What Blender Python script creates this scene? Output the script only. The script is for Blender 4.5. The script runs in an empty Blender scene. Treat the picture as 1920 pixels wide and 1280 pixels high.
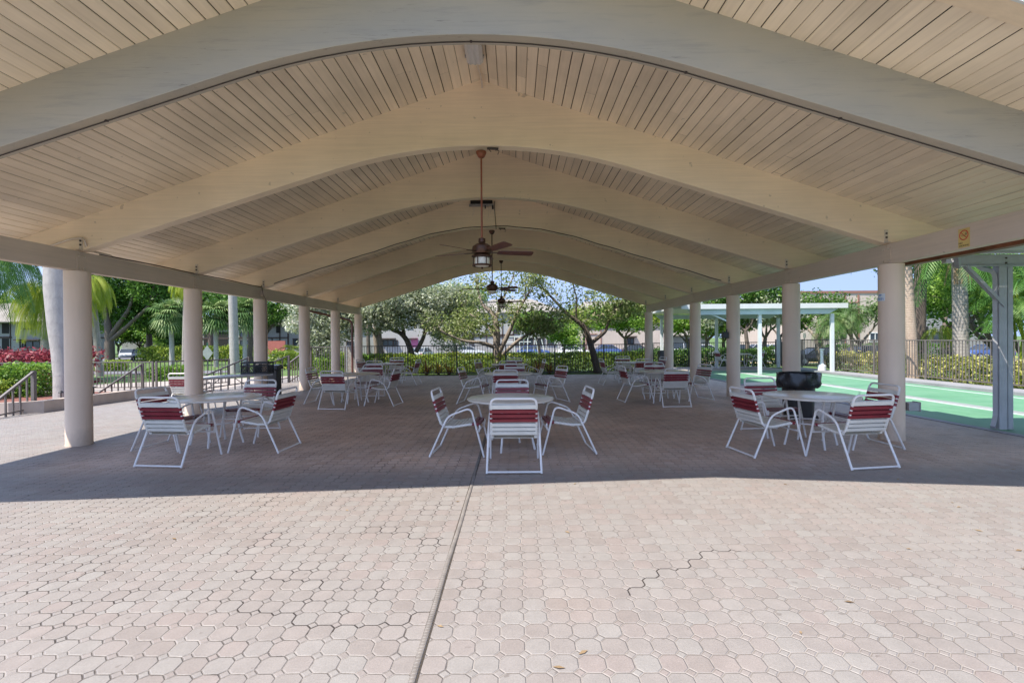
import bpy, math, random
import numpy as np
from mathutils import Vector, Matrix
PI = math.pi
R = math.radians
C = bpy.context.scene.collection
SC = bpy.context.scene

# ------------------------------------------------------------------ camera, world, sun
FOC, YAW, PIT, ROL, EYE = 917.857, -5.94668e-3, -5.6247e-3, -7.96285e-3, 1.55
def _rows():
    cy, sy = math.cos(YAW), math.sin(YAW); cp, sp = math.cos(PIT), math.sin(PIT); cr, sr = math.cos(ROL), math.sin(ROL)
    Xr = Vector((cy, -sy, 0)); Yr = Vector((sy, cy, 0)); Zr = Vector((0, 0, 1))
    U = cp * Zr - sp * Yr; F = sp * Zr + cp * Yr
    return cr * Xr + sr * U, cr * U - sr * Xr, F
RT, UP, FW = _rows()
cam = bpy.data.cameras.new('camera'); cam.sensor_width = 36; cam.lens = FOC / 1920 * 36
cam.clip_start = 0.05; cam.clip_end = 3000
co = bpy.data.objects.new('camera', cam); C.objects.link(co)
co.matrix_world = Matrix(((RT.x, UP.x, -FW.x, 0), (RT.y, UP.y, -FW.y, 0), (RT.z, UP.z, -FW.z, EYE), (0, 0, 0, 1)))
SC.camera = co
def at(u, v, Y):
    """photo point (1920 wide) pushed out to world depth Y -> world point"""
    d = RT * ((u - 960) / FOC) - UP * ((v - 640) / FOC) + FW
    t = Y / d.y
    return Vector((d.x * t, Y, EYE + d.z * t))
SUN = Vector((-0.50, -0.34, 1.0)).normalized()
w = bpy.data.worlds.new('World'); SC.world = w; w.use_nodes = True
nt = w.node_tree; nt.nodes.clear()
sky = nt.nodes.new('ShaderNodeTexSky'); sky.sky_type = 'NISHITA'; sky.sun_disc = False
sky.sun_elevation = math.asin(SUN.z); sky.sun_rotation = math.atan2(SUN.x, SUN.y)
sky.air_density = .75; sky.dust_density = 0.0; sky.ozone_density = 4.5
bg = nt.nodes.new('ShaderNodeBackground'); bg.inputs['Strength'].default_value = 0.15
wo = nt.nodes.new('ShaderNodeOutputWorld')
tc = nt.nodes.new('ShaderNodeTexCoord'); lift = nt.nodes.new('ShaderNodeVectorMath'); lift.operation = 'ADD'
lift.inputs[1].default_value = (0, 0, 0.7)
nrmz = nt.nodes.new('ShaderNodeVectorMath'); nrmz.operation = 'NORMALIZE'
nt.links.new(tc.outputs['Generated'], lift.inputs[0]); nt.links.new(lift.outputs[0], nrmz.inputs[0]); nt.links.new(nrmz.outputs[0], sky.inputs[0])
wb = nt.nodes.new('ShaderNodeVectorMath'); wb.operation = 'MULTIPLY'; wb.inputs[1].default_value = (1.38, 1.0, .76)
nt.links.new(sky.outputs[0], wb.inputs[0]); nt.links.new(wb.outputs[0], bg.inputs[0]); nt.links.new(bg.outputs[0], wo.inputs[0])
sl = bpy.data.lights.new('sun', 'SUN'); sl.energy = 2.0; sl.angle = R(0.5); sl.color = (1.0, 0.925, 0.825)
so = bpy.data.objects.new('sun', sl); C.objects.link(so); so.rotation_euler = SUN.to_track_quat('Z', 'Y').to_euler()
SC.view_settings.view_transform = 'Standard'; SC.view_settings.look = 'None'
SC.view_settings.exposure = 2.2; SC.view_settings.gamma = 1
SC.cycles.max_bounces = 16; SC.cycles.diffuse_bounces = 10

# ------------------------------------------------------------------ materials
def lin(c): return tuple(((x / 255) / 12.92 if x <= 10 else (((x / 255) + .055) / 1.055) ** 2.4) for x in c)
class NT:
    def __init__(s, name):
        s.m = bpy.data.materials.new(name); s.m.use_nodes = True; s.t = s.m.node_tree
        s.b = s.t.nodes['Principled BSDF']; s.out = s.t.nodes['Material Output']
    def n(s, ty, **k):
        o = s.t.nodes.new(ty)
        for a, b in k.items(): setattr(o, a, b)
        return o
    def put(s, sock, v):
        if isinstance(v, bpy.types.NodeSocket): s.t.links.new(v, sock)
        elif v is not None: sock.default_value = v
    def M(s, op, a, b=None, c=None, clamp=False):
        o = s.n('ShaderNodeMath', operation=op, use_clamp=clamp)
        s.put(o.inputs[0], a)
        if b is not None: s.put(o.inputs[1], b)
        if c is not None: s.put(o.inputs[2], c)
        return o.outputs[0]
    def mix(s, f, a, b, mode='MIX'):
        o = s.n('ShaderNodeMix', data_type='RGBA', blend_type=mode)
        s.put(o.inputs[0], f); s.put(o.inputs[6], a if isinstance(a, bpy.types.NodeSocket) else (*a[:3], 1)); s.put(o.inputs[7], b if isinstance(b, bpy.types.NodeSocket) else (*b[:3], 1))
        return o.outputs[2]
    def noise(s, vec, scale, detail=4, rough=.55, dist=0):
        o = s.n('ShaderNodeTexNoise'); s.put(o.inputs['Vector'], vec)
        o.inputs['Scale'].default_value = scale; o.inputs['Detail'].default_value = detail
        o.inputs['Roughness'].default_value = rough; o.inputs['Distortion'].default_value = dist
        return o.outputs[0]
    def pos(s): return s.n('ShaderNodeNewGeometry').outputs['Position']
    def obj(s): return s.n('ShaderNodeTexCoord').outputs['Object']
    def rng(s, v, a, b, c, d, smooth=False):
        o = s.n('ShaderNodeMapRange'); o.interpolation_type = 'SMOOTHSTEP' if smooth else 'LINEAR'
        s.put(o.inputs[0], v)
        for i, x in enumerate((a, b, c, d)): o.inputs[i + 1].default_value = x
        return o.outputs[0]
    def ramp(s, v, stops):
        o = s.n('ShaderNodeValToRGB'); s.put(o.inputs[0], v); e = o.color_ramp.elements
        while len(e) < len(stops): e.new(.5)
        for q, (p, c) in zip(e, stops): q.position = p; q.color = (*c[:3], 1)
        return o.outputs[0]
    def scale(s, v, k):
        o = s.n('ShaderNodeMapping'); s.put(o.inputs[0], v); o.inputs['Scale'].default_value = k
        return o.outputs[0]
    def bump(s, h, st=.3, d=.01):
        o = s.n('ShaderNodeBump'); o.inputs['Strength'].default_value = st; o.inputs['Distance'].default_value = d
        s.put(o.inputs['Height'], h); s.put(s.b.inputs['Normal'], o.outputs[0])
    def done(s, col=None, rough=.6, metal=0, spec=None):
        if col is not None:
            s.put(s.b.inputs['Base Color'], col if isinstance(col, bpy.types.NodeSocket) else (*col[:3], 1))
        s.put(s.b.inputs['Roughness'], rough); s.b.inputs['Metallic'].default_value = metal
        if spec is not None: s.b.inputs['Specular IOR Level'].default_value = spec
        return s.m
def mk_plain(name, col, rough=.6, var=.12, scale=3, metal=0, bump=0, bs=60, spec=None):
    t = NT(name); p = t.pos()
    n = t.noise(p, scale, 5, .6)
    f = t.rng(n, .3, .7, 1 - var, 1 + var)
    hs = t.n('ShaderNodeVectorMath', operation='SCALE'); t.put(hs.inputs[0], (*col[:3],)); t.put(hs.inputs['Scale'], f)
    if bump: t.bump(t.noise(p, bs, 3), bump, .005)
    return t.done(hs.outputs[0], rough, metal, spec)
def mk_wood(name, col, along='Y', stain=.25, warm=(.9, .8, .72)):
    """painted timber: faint grain lines, dirt and per-board tone from attribute 'rnd'"""
    t = NT(name); p = t.pos()
    k = {'Y': (14, .5, 14), 'X': (.5, 14, 14)}[along]
    g = t.noise(t.scale(p, k), 2.0, 6, .6, .3)
    big = t.noise(p, .55, 4, .6)
    at_ = t.n('ShaderNodeAttribute', attribute_name='rnd').outputs['Fac']
    f = t.M('MULTIPLY', t.rng(g, .3, .7, .93, 1.05), t.rng(big, .3, .7, 1 - stain * .5, 1.06))
    f = t.M('MULTIPLY', f, t.rng(at_, 0, 1, .90, 1.06))
    hs = t.n('ShaderNodeVectorMath', operation='SCALE'); t.put(hs.inputs[0], (*col[:3],)); t.put(hs.inputs['Scale'], f)
    sp = t.rng(t.noise(p, 9, 2, .5), .73, .76, 0, .5)
    c = t.mix(sp, hs.outputs[0], tuple(x * .45 for x in col))
    t.bump(t.M('ADD', g, t.M('MULTIPLY', t.noise(p, 45, 2), .3)), .12, .006)
    return t.done(c, t.rng(big, .3, .7, .38, .55), 0, .5)
def mk_weathered_shaded():  # greyer, darker than other beams: shade put into the colour; cracks are wear
    t = NT('weathered_shaded_front_beam'); p = t.pos()
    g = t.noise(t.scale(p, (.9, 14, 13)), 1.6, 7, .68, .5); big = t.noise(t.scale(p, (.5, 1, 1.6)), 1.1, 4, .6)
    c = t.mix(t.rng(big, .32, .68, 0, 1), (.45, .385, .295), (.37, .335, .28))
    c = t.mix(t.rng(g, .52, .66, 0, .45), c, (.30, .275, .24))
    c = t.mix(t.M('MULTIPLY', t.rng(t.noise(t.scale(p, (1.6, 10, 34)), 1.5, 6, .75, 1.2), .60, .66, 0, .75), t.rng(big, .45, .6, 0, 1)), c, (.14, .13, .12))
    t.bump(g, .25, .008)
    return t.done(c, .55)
def mk_leaf(name, stops, trans=.3, rough=.5):
    t = NT(name)
    a = t.n('ShaderNodeAttribute', attribute_name='rnd').outputs['Fac']
    n = t.noise(t.pos(), .8, 2)
    v = t.M('ADD', t.M('MULTIPLY', a, .75), t.rng(n, .3, .7, 0, .3), clamp=True)
    c = t.ramp(v, stops)
    t.done(c, rough, 0, .35)
    tr = t.n('ShaderNodeBsdfTranslucent'); t.put(tr.inputs[0], c)
    mx = t.n('ShaderNodeMixShader'); mx.inputs[0].default_value = trans
    t.t.links.new(t.b.outputs[0], mx.inputs[1]); t.t.links.new(tr.outputs[0], mx.inputs[2])
    t.t.links.new(mx.outputs[0], t.out.inputs[0])
    return t.m

PITCH = .1276
def mk_paver():
    t = NT('octagon_pavers'); p = t.pos()
    wob = t.n('ShaderNodeTexNoise'); t.put(wob.inputs['Vector'], p); wob.inputs['Scale'].default_value = 1.3; wob.inputs['Detail'].default_value = 1
    w1 = t.n('ShaderNodeVectorMath', operation='MULTIPLY_ADD'); t.put(w1.inputs[0], wob.outputs['Color'])
    w1.inputs[1].default_value = (.05, .05, 0); t.put(w1.inputs[2], p)
    sx = t.n('ShaderNodeSeparateXYZ'); t.put(sx.inputs[0], w1.outputs[0])
    px = t.M('DIVIDE', t.M('ADD', sx.outputs[0], .47 - .025), PITCH); py = t.M('DIVIDE', sx.outputs[1], PITCH)
    ix, iy = t.M('FLOOR', px), t.M('FLOOR', py)
    fx, fy = t.M('SUBTRACT', t.M('SUBTRACT', px, ix), .5), t.M('SUBTRACT', t.M('SUBTRACT', py, iy), .5)
    ax, ay = t.M('ABSOLUTE', fx), t.M('ABSOLUTE', fy)
    e1 = t.M('SUBTRACT', .5, t.M('MAXIMUM', ax, ay))
    e2 = t.M('MULTIPLY', t.M('SUBTRACT', .76, t.M('ADD', ax, ay)), .7071)
    dia = t.M('LESS_THAN', e2, 0)
    dd = t.M('ADD', t.M('MULTIPLY', dia, t.M('MULTIPLY', e2, -1)), t.M('MULTIPLY', t.M('SUBTRACT', 1, dia), t.M('MINIMUM', e1, e2)))
    # cell ids; a corner diamond belongs to the paver whose corner it is (lower-left rule)
    cx = t.M('ADD', ix, t.M('MULTIPLY', dia, t.M('SUBTRACT', t.M('LESS_THAN', fx, 0), 1)))
    cx = t.M('ADD', ix, t.M('MULTIPLY', dia, t.M('GREATER_THAN', fx, 0)))
    cy = t.M('ADD', iy, t.M('MULTIPLY', dia, t.M('GREATER_THAN', fy, 0)))
    cb = t.n('ShaderNodeCombineXYZ'); t.put(cb.inputs[0], cx); t.put(cb.inputs[1], cy)
    wn = t.n('ShaderNodeTexWhiteNoise', noise_dimensions='2D'); t.put(wn.inputs['Vector'], cb.outputs[0])
    r1 = wn.outputs['Value']
    base = t.ramp(r1, [(0, (.222, .194, .179)), (.3, (.238, .217, .204)), (.55, (.245, .229, .215)), (.78, (.242, .206, .191)), (1, (.255, .241, .227))])
    # grey outside the roof; redder below it, painted lighter there to lift the shade
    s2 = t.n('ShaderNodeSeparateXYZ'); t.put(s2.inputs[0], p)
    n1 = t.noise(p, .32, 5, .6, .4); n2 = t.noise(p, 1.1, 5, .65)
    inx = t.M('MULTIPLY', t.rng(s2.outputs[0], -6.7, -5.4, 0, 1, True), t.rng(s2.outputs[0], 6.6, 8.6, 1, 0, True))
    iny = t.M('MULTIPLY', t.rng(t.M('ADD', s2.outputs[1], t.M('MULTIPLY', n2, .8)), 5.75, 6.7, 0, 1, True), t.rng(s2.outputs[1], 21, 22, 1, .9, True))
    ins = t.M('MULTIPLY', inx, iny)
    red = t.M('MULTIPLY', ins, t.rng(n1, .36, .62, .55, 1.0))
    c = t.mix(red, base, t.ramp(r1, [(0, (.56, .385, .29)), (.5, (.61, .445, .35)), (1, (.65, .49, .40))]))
    rear = t.M('MULTIPLY', ins, t.rng(s2.outputs[1], 11.5, 18, 0, .8, True))  # rear floor paler and greyer still, brightness painted in against the shade
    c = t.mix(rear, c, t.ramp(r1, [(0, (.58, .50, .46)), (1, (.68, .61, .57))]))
    c = t.mix(t.rng(n2, .42, .75, 0, .38), c, (.25, .235, .22))
    c = t.mix(t.rng(t.noise(p, .5, 3), .55, .75, 0, .3), c, (.33, .245, .20))
    c = t.mix(t.rng(t.noise(t.scale(p, (1, 1.3, 1)), 2.3, 7, .75, .8), .60, .72, 0, .4), c, (.17, .15, .135))
    c = t.mix(t.rng(t.noise(p, 14, 2, .5), .70, .74, 0, .5), c, (.12, .10, .09))
    # fine mottling
    f = t.rng(t.noise(p, 95, 3, .7), .3, .7, .88, 1.08)
    f = t.M('MULTIPLY', f, t.rng(t.noise(p, 9, 4, .6), .3, .7, .92, 1.06))
    hs = t.n('ShaderNodeVectorMath', operation='SCALE'); t.put(hs.inputs[0], c); t.put(hs.inputs['Scale'], f)
    # joints: sand filled in most places, open and dark in others
    opn = t.rng(t.noise(p, 2.2, 6, .8), .42, .62, 0, 1)
    side = t.rng(s2.outputs[0], -1.5, -.3, .75, .25, True)
    opn = t.M('MULTIPLY', opn, 1.0)
    # jagged cracks: the joints between pavers that lie on opposite sides of a line
    gx, gy = t.M('SUBTRACT', t.M('MULTIPLY', t.M('GREATER_THAN', fx, 0), 2), 1), t.M('SUBTRACT', t.M('MULTIPLY', t.M('GREATER_THAN', fy, 0), 2), 1)
    xa = t.M('GREATER_THAN', ax, ay); cor = t.M('LESS_THAN', e2, e1); nc = t.M('SUBTRACT', 1, cor)
    nx_ = t.M('ADD', t.M('MULTIPLY', cor, t.M('MULTIPLY', gx, .5)), t.M('MULTIPLY', nc, t.M('MULTIPLY', gx, xa)))
    ny_ = t.M('ADD', t.M('MULTIPLY', cor, t.M('MULTIPLY', gy, .5)), t.M('MULTIPLY', nc, t.M('MULTIPLY', gy, t.M('SUBTRACT', 1, xa))))
    c1x, c1y = t.M('ADD', ix, .5), t.M('ADD', iy, .5); c2x, c2y = t.M('ADD', c1x, nx_), t.M('ADD', c1y, ny_)
    def seg(ax_, ay_, bx_, by_):
        A_, B_, C_, D_ = (ax_ + .445) / PITCH, ay_ / PITCH, (bx_ + .445) / PITCH, by_ / PITCH
        L = math.hypot(C_ - A_, D_ - B_); ux, uy = (C_ - A_) / L, (D_ - B_) / L
        g = lambda x, y: t.M('SUBTRACT', t.M('MULTIPLY', t.M('SUBTRACT', x, A_ + .013), uy), t.M('MULTIPLY', t.M('SUBTRACT', y, B_), ux))
        al = t.M('ADD', t.M('MULTIPLY', t.M('SUBTRACT', px, A_), ux), t.M('MULTIPLY', t.M('SUBTRACT', py, B_), uy))
        return t.M('MULTIPLY', t.M('LESS_THAN', t.M('MULTIPLY', g(c1x, c1y), g(c2x, c2y)), 0), t.M('MULTIPLY', t.M('GREATER_THAN', al, 0), t.M('LESS_THAN', al, L)))
    crk = seg(.70, 2.96, 1.42, 3.62)
    for q in ((1.42, 3.62, 1.66, 3.60), (-1.62, 2.9, -.95, 2.62), (-.95, 2.62, -.47, 2.78), (-1.3, 4.1, -.5, 3.7), (-1.9, 3.3, -1.2, 3.12)): crk = t.M('MAXIMUM', crk, seg(*q))
    opn = t.M('MAXIMUM', t.M('MULTIPLY', opn, t.rng(s2.outputs[0], -.6, .2, 1, .55, True)), t.M('MULTIPLY', crk, 1.1))
    wdt = t.M('ADD', .013, t.M('MULTIPLY', opn, .011))
    j = t.M('SUBTRACT', 1, t.rng(t.M('SUBTRACT', dd, wdt), 0, .012, 0, 1))
    jc = t.mix(t.M('ADD', t.M('MULTIPLY', opn, .85), t.M('MULTIPLY', side, .18), clamp=True), (.325, .293, .266), (.045, .036, .032))
    col = t.mix(j, hs.outputs[0], jc)
    # chamfer + worn face relief
    h = t.rng(dd, .008, .055, 0, 1, True)
    h = t.M('ADD', h, t.M('MULTIPLY', t.noise(p, 120, 2), .10))
    h = t.M('ADD', h, t.M('MULTIPLY', r1, .25))
    t.bump(h, .8, .006)
    return t.done(col, t.rng(n2, .3, .7, .46, .66), 0, .5)
def mk_court():
    t = NT('green_court_paint'); p = t.pos()
    n = t.noise(p, .7, 5, .65); f = t.noise(t.scale(p, (6, .8, 1)), 2, 4)
    c = t.ramp(n, [(.3, (.085, .225, .125)), (.5, (.11, .27, .155)), (.72, (.155, .30, .19))])
    c = t.mix(t.rng(f, .55, .8, 0, .35), c, (.20, .32, .23))
    c = t.mix(t.rng(t.noise(p, .35, 6, .75, 1.5), .55, .62, 0, .3), c, (.045, .16, .095))
    cr = t.n('ShaderNodeTexVoronoi', feature='DISTANCE_TO_EDGE'); t.put(cr.inputs['Vector'], t.scale(p, (.35, .22, 1))); cr.inputs['Scale'].default_value = 1.1
    c = t.mix(t.rng(cr.outputs['Distance'], 0, .006, .6, 0), c, (.04, .09, .06))
    t.bump(t.noise(p, 90, 2), .1, .004)
    return t.done(c, .55)
def mk_grass():
    t = NT('lawn'); p = t.pos()
    c = t.ramp(t.noise(p, .25, 6, .7), [(.3, (.055, .105, .022)), (.55, (.10, .17, .035)), (.75, (.15, .20, .06))])
    c = t.mix(t.rng(t.noise(p, 18, 3, .7), .4, .7, 0, .5), c, (.045, .085, .02))
    t.bump(t.noise(p, 30, 4, .8), .8, .05)
    return t.done(c, .85)
def mk_asphalt():
    t = NT('asphalt'); p = t.pos()
    c = t.ramp(t.noise(p, .6, 6, .7), [(.3, (.10, .10, .11)), (.7, (.16, .16, .17))])
    t.bump(t.noise(p, 60, 3), .3, .01)
    return t.done(c, .8)
def mk_stucco(name, col, var=.08, dirt=False):
    t = NT(name); p = t.pos()
    f = t.M('MULTIPLY', t.rng(t.noise(p, .8, 5, .6), .3, .7, 1 - var, 1 + var * .5), t.rng(t.noise(t.scale(p, (5, 5, .6)), 1.2, 3), .35, .7, 1.02, .93))
    hs = t.n('ShaderNodeVectorMath', operation='SCALE'); t.put(hs.inputs[0], col); t.put(hs.inputs['Scale'], f)
    t.bump(t.noise(p, 40, 4, .7), .25, .006); c = hs.outputs[0]
    if dirt:
        z = t.n('ShaderNodeSeparateXYZ'); t.put(z.inputs[0], p)
        q = t.M('ADD', z.outputs[2], t.M('MULTIPLY', t.noise(t.scale(p, (5, 5, 2)), 1.6, 5, .7), -.5))
        c = t.mix(t.rng(q, -.22, .0, .55, 0), c, tuple(x * .55 for x in col))
        c = t.mix(t.rng(t.noise(t.scale(p, (14, 14, .8)), 1.5, 4, .7), .62, .72, 0, .25), c, tuple(x * .7 for x in col))
    return t.done(c, .7, 0, .4)
def mk_trunk(name, a, b, ring=9, rk=.5):
    t = NT(name); p = t.pos()
    s3 = t.n('ShaderNodeSeparateXYZ'); t.put(s3.inputs[0], p)
    n = t.noise(t.scale(p, (6, 6, 2.2)), 1.5, 6, .7, .6)
    z = t.M('ADD', t.M('MULTIPLY', s3.outputs[2], ring), t.M('MULTIPLY', n, 1.6))
    rg = t.M('FRACT', z)
    rr = t.M('MULTIPLY', t.rng(rg, 0, .16, 1, 0), rk)
    c = t.mix(t.rng(n, .3, .7, 0, 1), a, b)
    c = t.mix(rr, c, tuple(x * .45 for x in a))
    t.bump(t.M('SUBTRACT', n, rr), .6, .02)
    return t.done(c, .85)
def mk_bark(name, a, b):
    t = NT(name); p = t.pos()
    n = t.noise(t.scale(p, (9, 9, 2.5)), 1.6, 7, .7, .8)
    t.bump(n, .9, .03)
    return t.done(t.mix(t.rng(n, .32, .68, 0, 1), a, b), .9)

M = dict(
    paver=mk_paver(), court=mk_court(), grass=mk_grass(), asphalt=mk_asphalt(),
    front_beam=mk_weathered_shaded(),
    board=mk_wood('painted_ceiling_boards', (.86, .72, .54), 'Y', .55),
    beam=mk_wood('painted_glulam_beam', (.80, .65, .465), 'X', .25),
    header=mk_wood('painted_header_timber', (.62, .51, .41), 'Y', .3),
    dark=mk_plain('dark_gap', (.05, .04, .03), .9),
    column=mk_stucco('column_stucco', (.74, .60, .47), dirt=True),
    rooftop=mk_plain('roof_covering', (.45, .43, .40), .9),
    white=mk_plain('white_powder_coat', (.72, .705, .68), .32, .05, 9),
    wstrap=mk_plain('offwhite_vinyl_strap', (.66, .655, .60), .42, .08, 7),
    rstrap=mk_plain('crimson_vinyl_strap', (.20, .018, .03), .38, .15, 7),
    ttop=mk_plain('table_top_laminate', (.66, .62, .545), .22, .08, 5, bump=.03),
    fold=mk_plain('grey_plastic_table', (.50, .50, .49), .35, .07, 5),
    steel=mk_plain('galvanised_steel', (.36, .36, .37), .45, .15, 6, metal=.5),
    canopy=mk_plain('grey_painted_aluminium', (.40, .40, .42), .4, .1, 5),
    underside=mk_plain('canopy_underside', (.62, .61, .58), .5, .08, 2),
    fence=mk_plain('bronze_fence_paint', (.13, .115, .105), .45, .12, 4),
    shaded_fence=mk_plain('shade_darkened_fence_paint', (.035, .033, .033), .4, .12, 4),  # same fence paint taken to near black, shade put into the colour
    rail=mk_plain('handrail_paint', (.135, .118, .112), .45, .12, 4),
    bronze=mk_plain('oil_rubbed_bronze', (.085, .040, .024), .38, .3, 20, metal=.5),
    copper=mk_plain('red_brown_rod', (.24, .075, .035), .4, .2, 12, metal=.3),
    blade=mk_plain('walnut_fan_blade', (.13, .050, .035), .35, .25, 14),
    glass=mk_plain('frosted_lamp_glass', (.78, .74, .64), .3, .05, 9),
    lens=mk_plain('ribbed_light_lens', (.55, .54, .53), .25, .05, 9),
    black=mk_plain('black_plastic', (.022, .022, .024), .38, .2, 6),
    bag=mk_plain('black_bin_liner', (.018, .02, .022), .25, .2, 9, bump=.6, bs=14),
    cable=mk_plain('dark_cable', (.05, .035, .03), .6),
    conduit=mk_plain('painted_conduit', (.60, .52, .43), .45),
    rust=mk_plain('rusty_brown_gutter', (.24, .085, .04), .5, .45, 2.5),
    brownpipe=mk_plain('brown_downspout', (.13, .055, .045), .45, .2, 3),
    concrete=mk_plain('pale_concrete', (.33, .29, .26), .8, .14, 1.4, bump=.2),
    curb=mk_plain('grey_court_kerb', (.25, .25, .265), .7, .15, 1.5, bump=.2),
    wpaint=mk_plain('white_line_paint', (.40, .46, .44), .6, .1, 2),
    planter=mk_stucco('planter_stucco', (.42, .35, .30)),
    mulch=mk_plain('red_mulch', (.17, .065, .05), .9, .5, 16, bump=1, bs=45),
    hose=mk_plain('corrugated_grey_tube', (.165, .148, .133), .6, .2, 8),
    cwhite=mk_plain('white_canopy_metal', (.60, .62, .61), .4, .06, 2),
    cblue=mk_plain('pale_green_canopy_beam', (.46, .55, .55), .45, .08, 2),
    wall=mk_stucco('white_stucco_wall', (.36, .355, .34)),
    wallg=mk_stucco('grey_stucco_wall', (.27, .27, .265)),
    peach=mk_stucco('peach_stucco_wall', (.50, .425, .36)),
    trim=mk_plain('dark_brown_timber_trim', (.055, .035, .028), .7),
    btrim=mk_plain('brown_band_trim', (.27, .13, .095), .7),
    shingle=mk_plain('weathered_shingles', (.24, .22, .195), .9, .3, 1.2, bump=.5, bs=12),
    window=mk_plain('dark_window_glass', (.035, .045, .055), .12, .3, .6),
    opening=mk_plain('dark_stair_opening', (.015, .014, .013), .9),
    redwall=mk_stucco('brick_red_low_wall', (.38, .13, .10)),
    tyre=mk_plain('tyre_rubber', (.02, .02, .02), .8), rim=mk_plain('alloy_rim', (.55, .55, .56), .3, .1, 3, metal=.8),
    bark=mk_bark('dark_tree_bark', (.055, .042, .034), (.17, .135, .11)),
    pbark=mk_bark('pale_tree_bark', (.15, .12, .095), (.34, .29, .24)),
    ptrunk=mk_trunk('grey_palm_trunk', (.30, .29, .275), (.42, .40, .38), 3.1, .16),
    rtrunk=mk_trunk('ringed_palm_trunk', (.24, .22, .20), (.40, .37, .33), 9),
    ttrunk=mk_trunk('tan_palm_trunk', (.34, .25, .19), (.46, .36, .28), 12),
    wtrunk=mk_bark('fibrous_white_palm_boot', (.26, .23, .20), (.60, .57, .52)),
    dead=mk_leaf('dead_palm_fibre', [(0, (.16, .10, .05)), (1, (.36, .26, .15))], .1, .8),
    silver=mk_leaf('silver_leaves', [(0, (.12, .16, .06)), (.35, (.30, .35, .19)), (.7, (.50, .54, .40)), (1, (.76, .78, .68))], .38, .42),
    olive=mk_leaf('olive_green_leaves', [(0, (.07, .12, .03)), (.35, (.17, .24, .06)), (.7, (.32, .38, .14)), (.9, (.50, .50, .32)), (1, (.60, .42, .34))], .4, .42),
    green=mk_leaf('bright_green_leaves', [(0, (.05, .12, .015)), (.4, (.11, .23, .03)), (.75, (.22, .37, .05)), (1, (.38, .48, .10))], .4),
    deep=mk_leaf('deep_green_leaves', [(0, (.022, .06, .012)), (.5, (.06, .15, .022)), (.8, (.12, .25, .032)), (1, (.24, .37, .07))], .38),
    lime=mk_leaf('lime_hedge_leaves', [(0, (.05, .10, .012)), (.4, (.17, .27, .03)), (.75, (.34, .42, .06)), (1, (.54, .54, .12))], .35),
    yel=mk_leaf('yellow_green_shrub_leaves', [(0, (.06, .09, .02)), (.4, (.24, .28, .06)), (.75, (.48, .44, .13)), (1, (.66, .60, .30))]),
    frondy=mk_leaf('yellow_green_fronds', [(0, (.10, .17, .012)), (.5, (.25, .33, .02)), (1, (.45, .47, .06))], .35),
    frondg=mk_leaf('green_fronds', [(0, (.025, .08, .014)), (.5, (.07, .18, .03)), (1, (.20, .34, .07))], .35),
    fandk=mk_leaf('fan_palm_fronds', [(0, (.03, .08, .02)), (.5, (.10, .19, .05)), (1, (.34, .42, .17))], .25),
    redleaf=mk_leaf('crimson_ti_leaves', [(0, (.06, .02, .02)), (.4, (.20, .03, .045)), (.75, (.38, .07, .09)), (1, (.55, .25, .22))], .25),
    brom=mk_leaf('bromeliad_leaves', [(0, (.14, .04, .02)), (.3, (.34, .10, .03)), (.6, (.50, .40, .06)), (1, (.72, .68, .20))], .3),
    orange=mk_leaf('orange_croton_leaves', [(0, (.30, .16, .02)), (.5, (.62, .36, .03)), (1, (.72, .55, .08))], .3),
    yplate=mk_plain('yellow_sign_plate', (.62, .46, .17), .4, .05), sred=mk_plain('sign_red', (.55, .06, .03), .5, .02),
    sblack=mk_plain('sign_black', (.03, .02, .015), .5, .02), sblue=mk_plain('sign_blue', (.10, .25, .55), .5, .02),
    splate=mk_plain('pale_blue_sign_plate', (.66, .72, .76), .35, .04), signback=mk_plain('grey_sign_back', (.26, .30, .28), .5),
    dgreen=mk_plain('dark_green_post', (.02, .09, .06), .5), ycurb=mk_plain('yellow_kerb_paint', (.62, .46, .10), .7, .15, 1),
    globe=mk_plain('white_lamp_globe', (.8, .8, .78), .3), panel=mk_plain('grey_lattice_panel', (.27, .26, .23), .8, .4, 14),
    head=mk_plain('lamp_red', (.45, .02, .02), .3), fixt=mk_plain('grey_aluminium_post', (.62, .66, .67), .4, .06, 3),
)
def mk_car(name, col): return mk_plain(name, col, .22, .04, 1, spec=.7)

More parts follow.
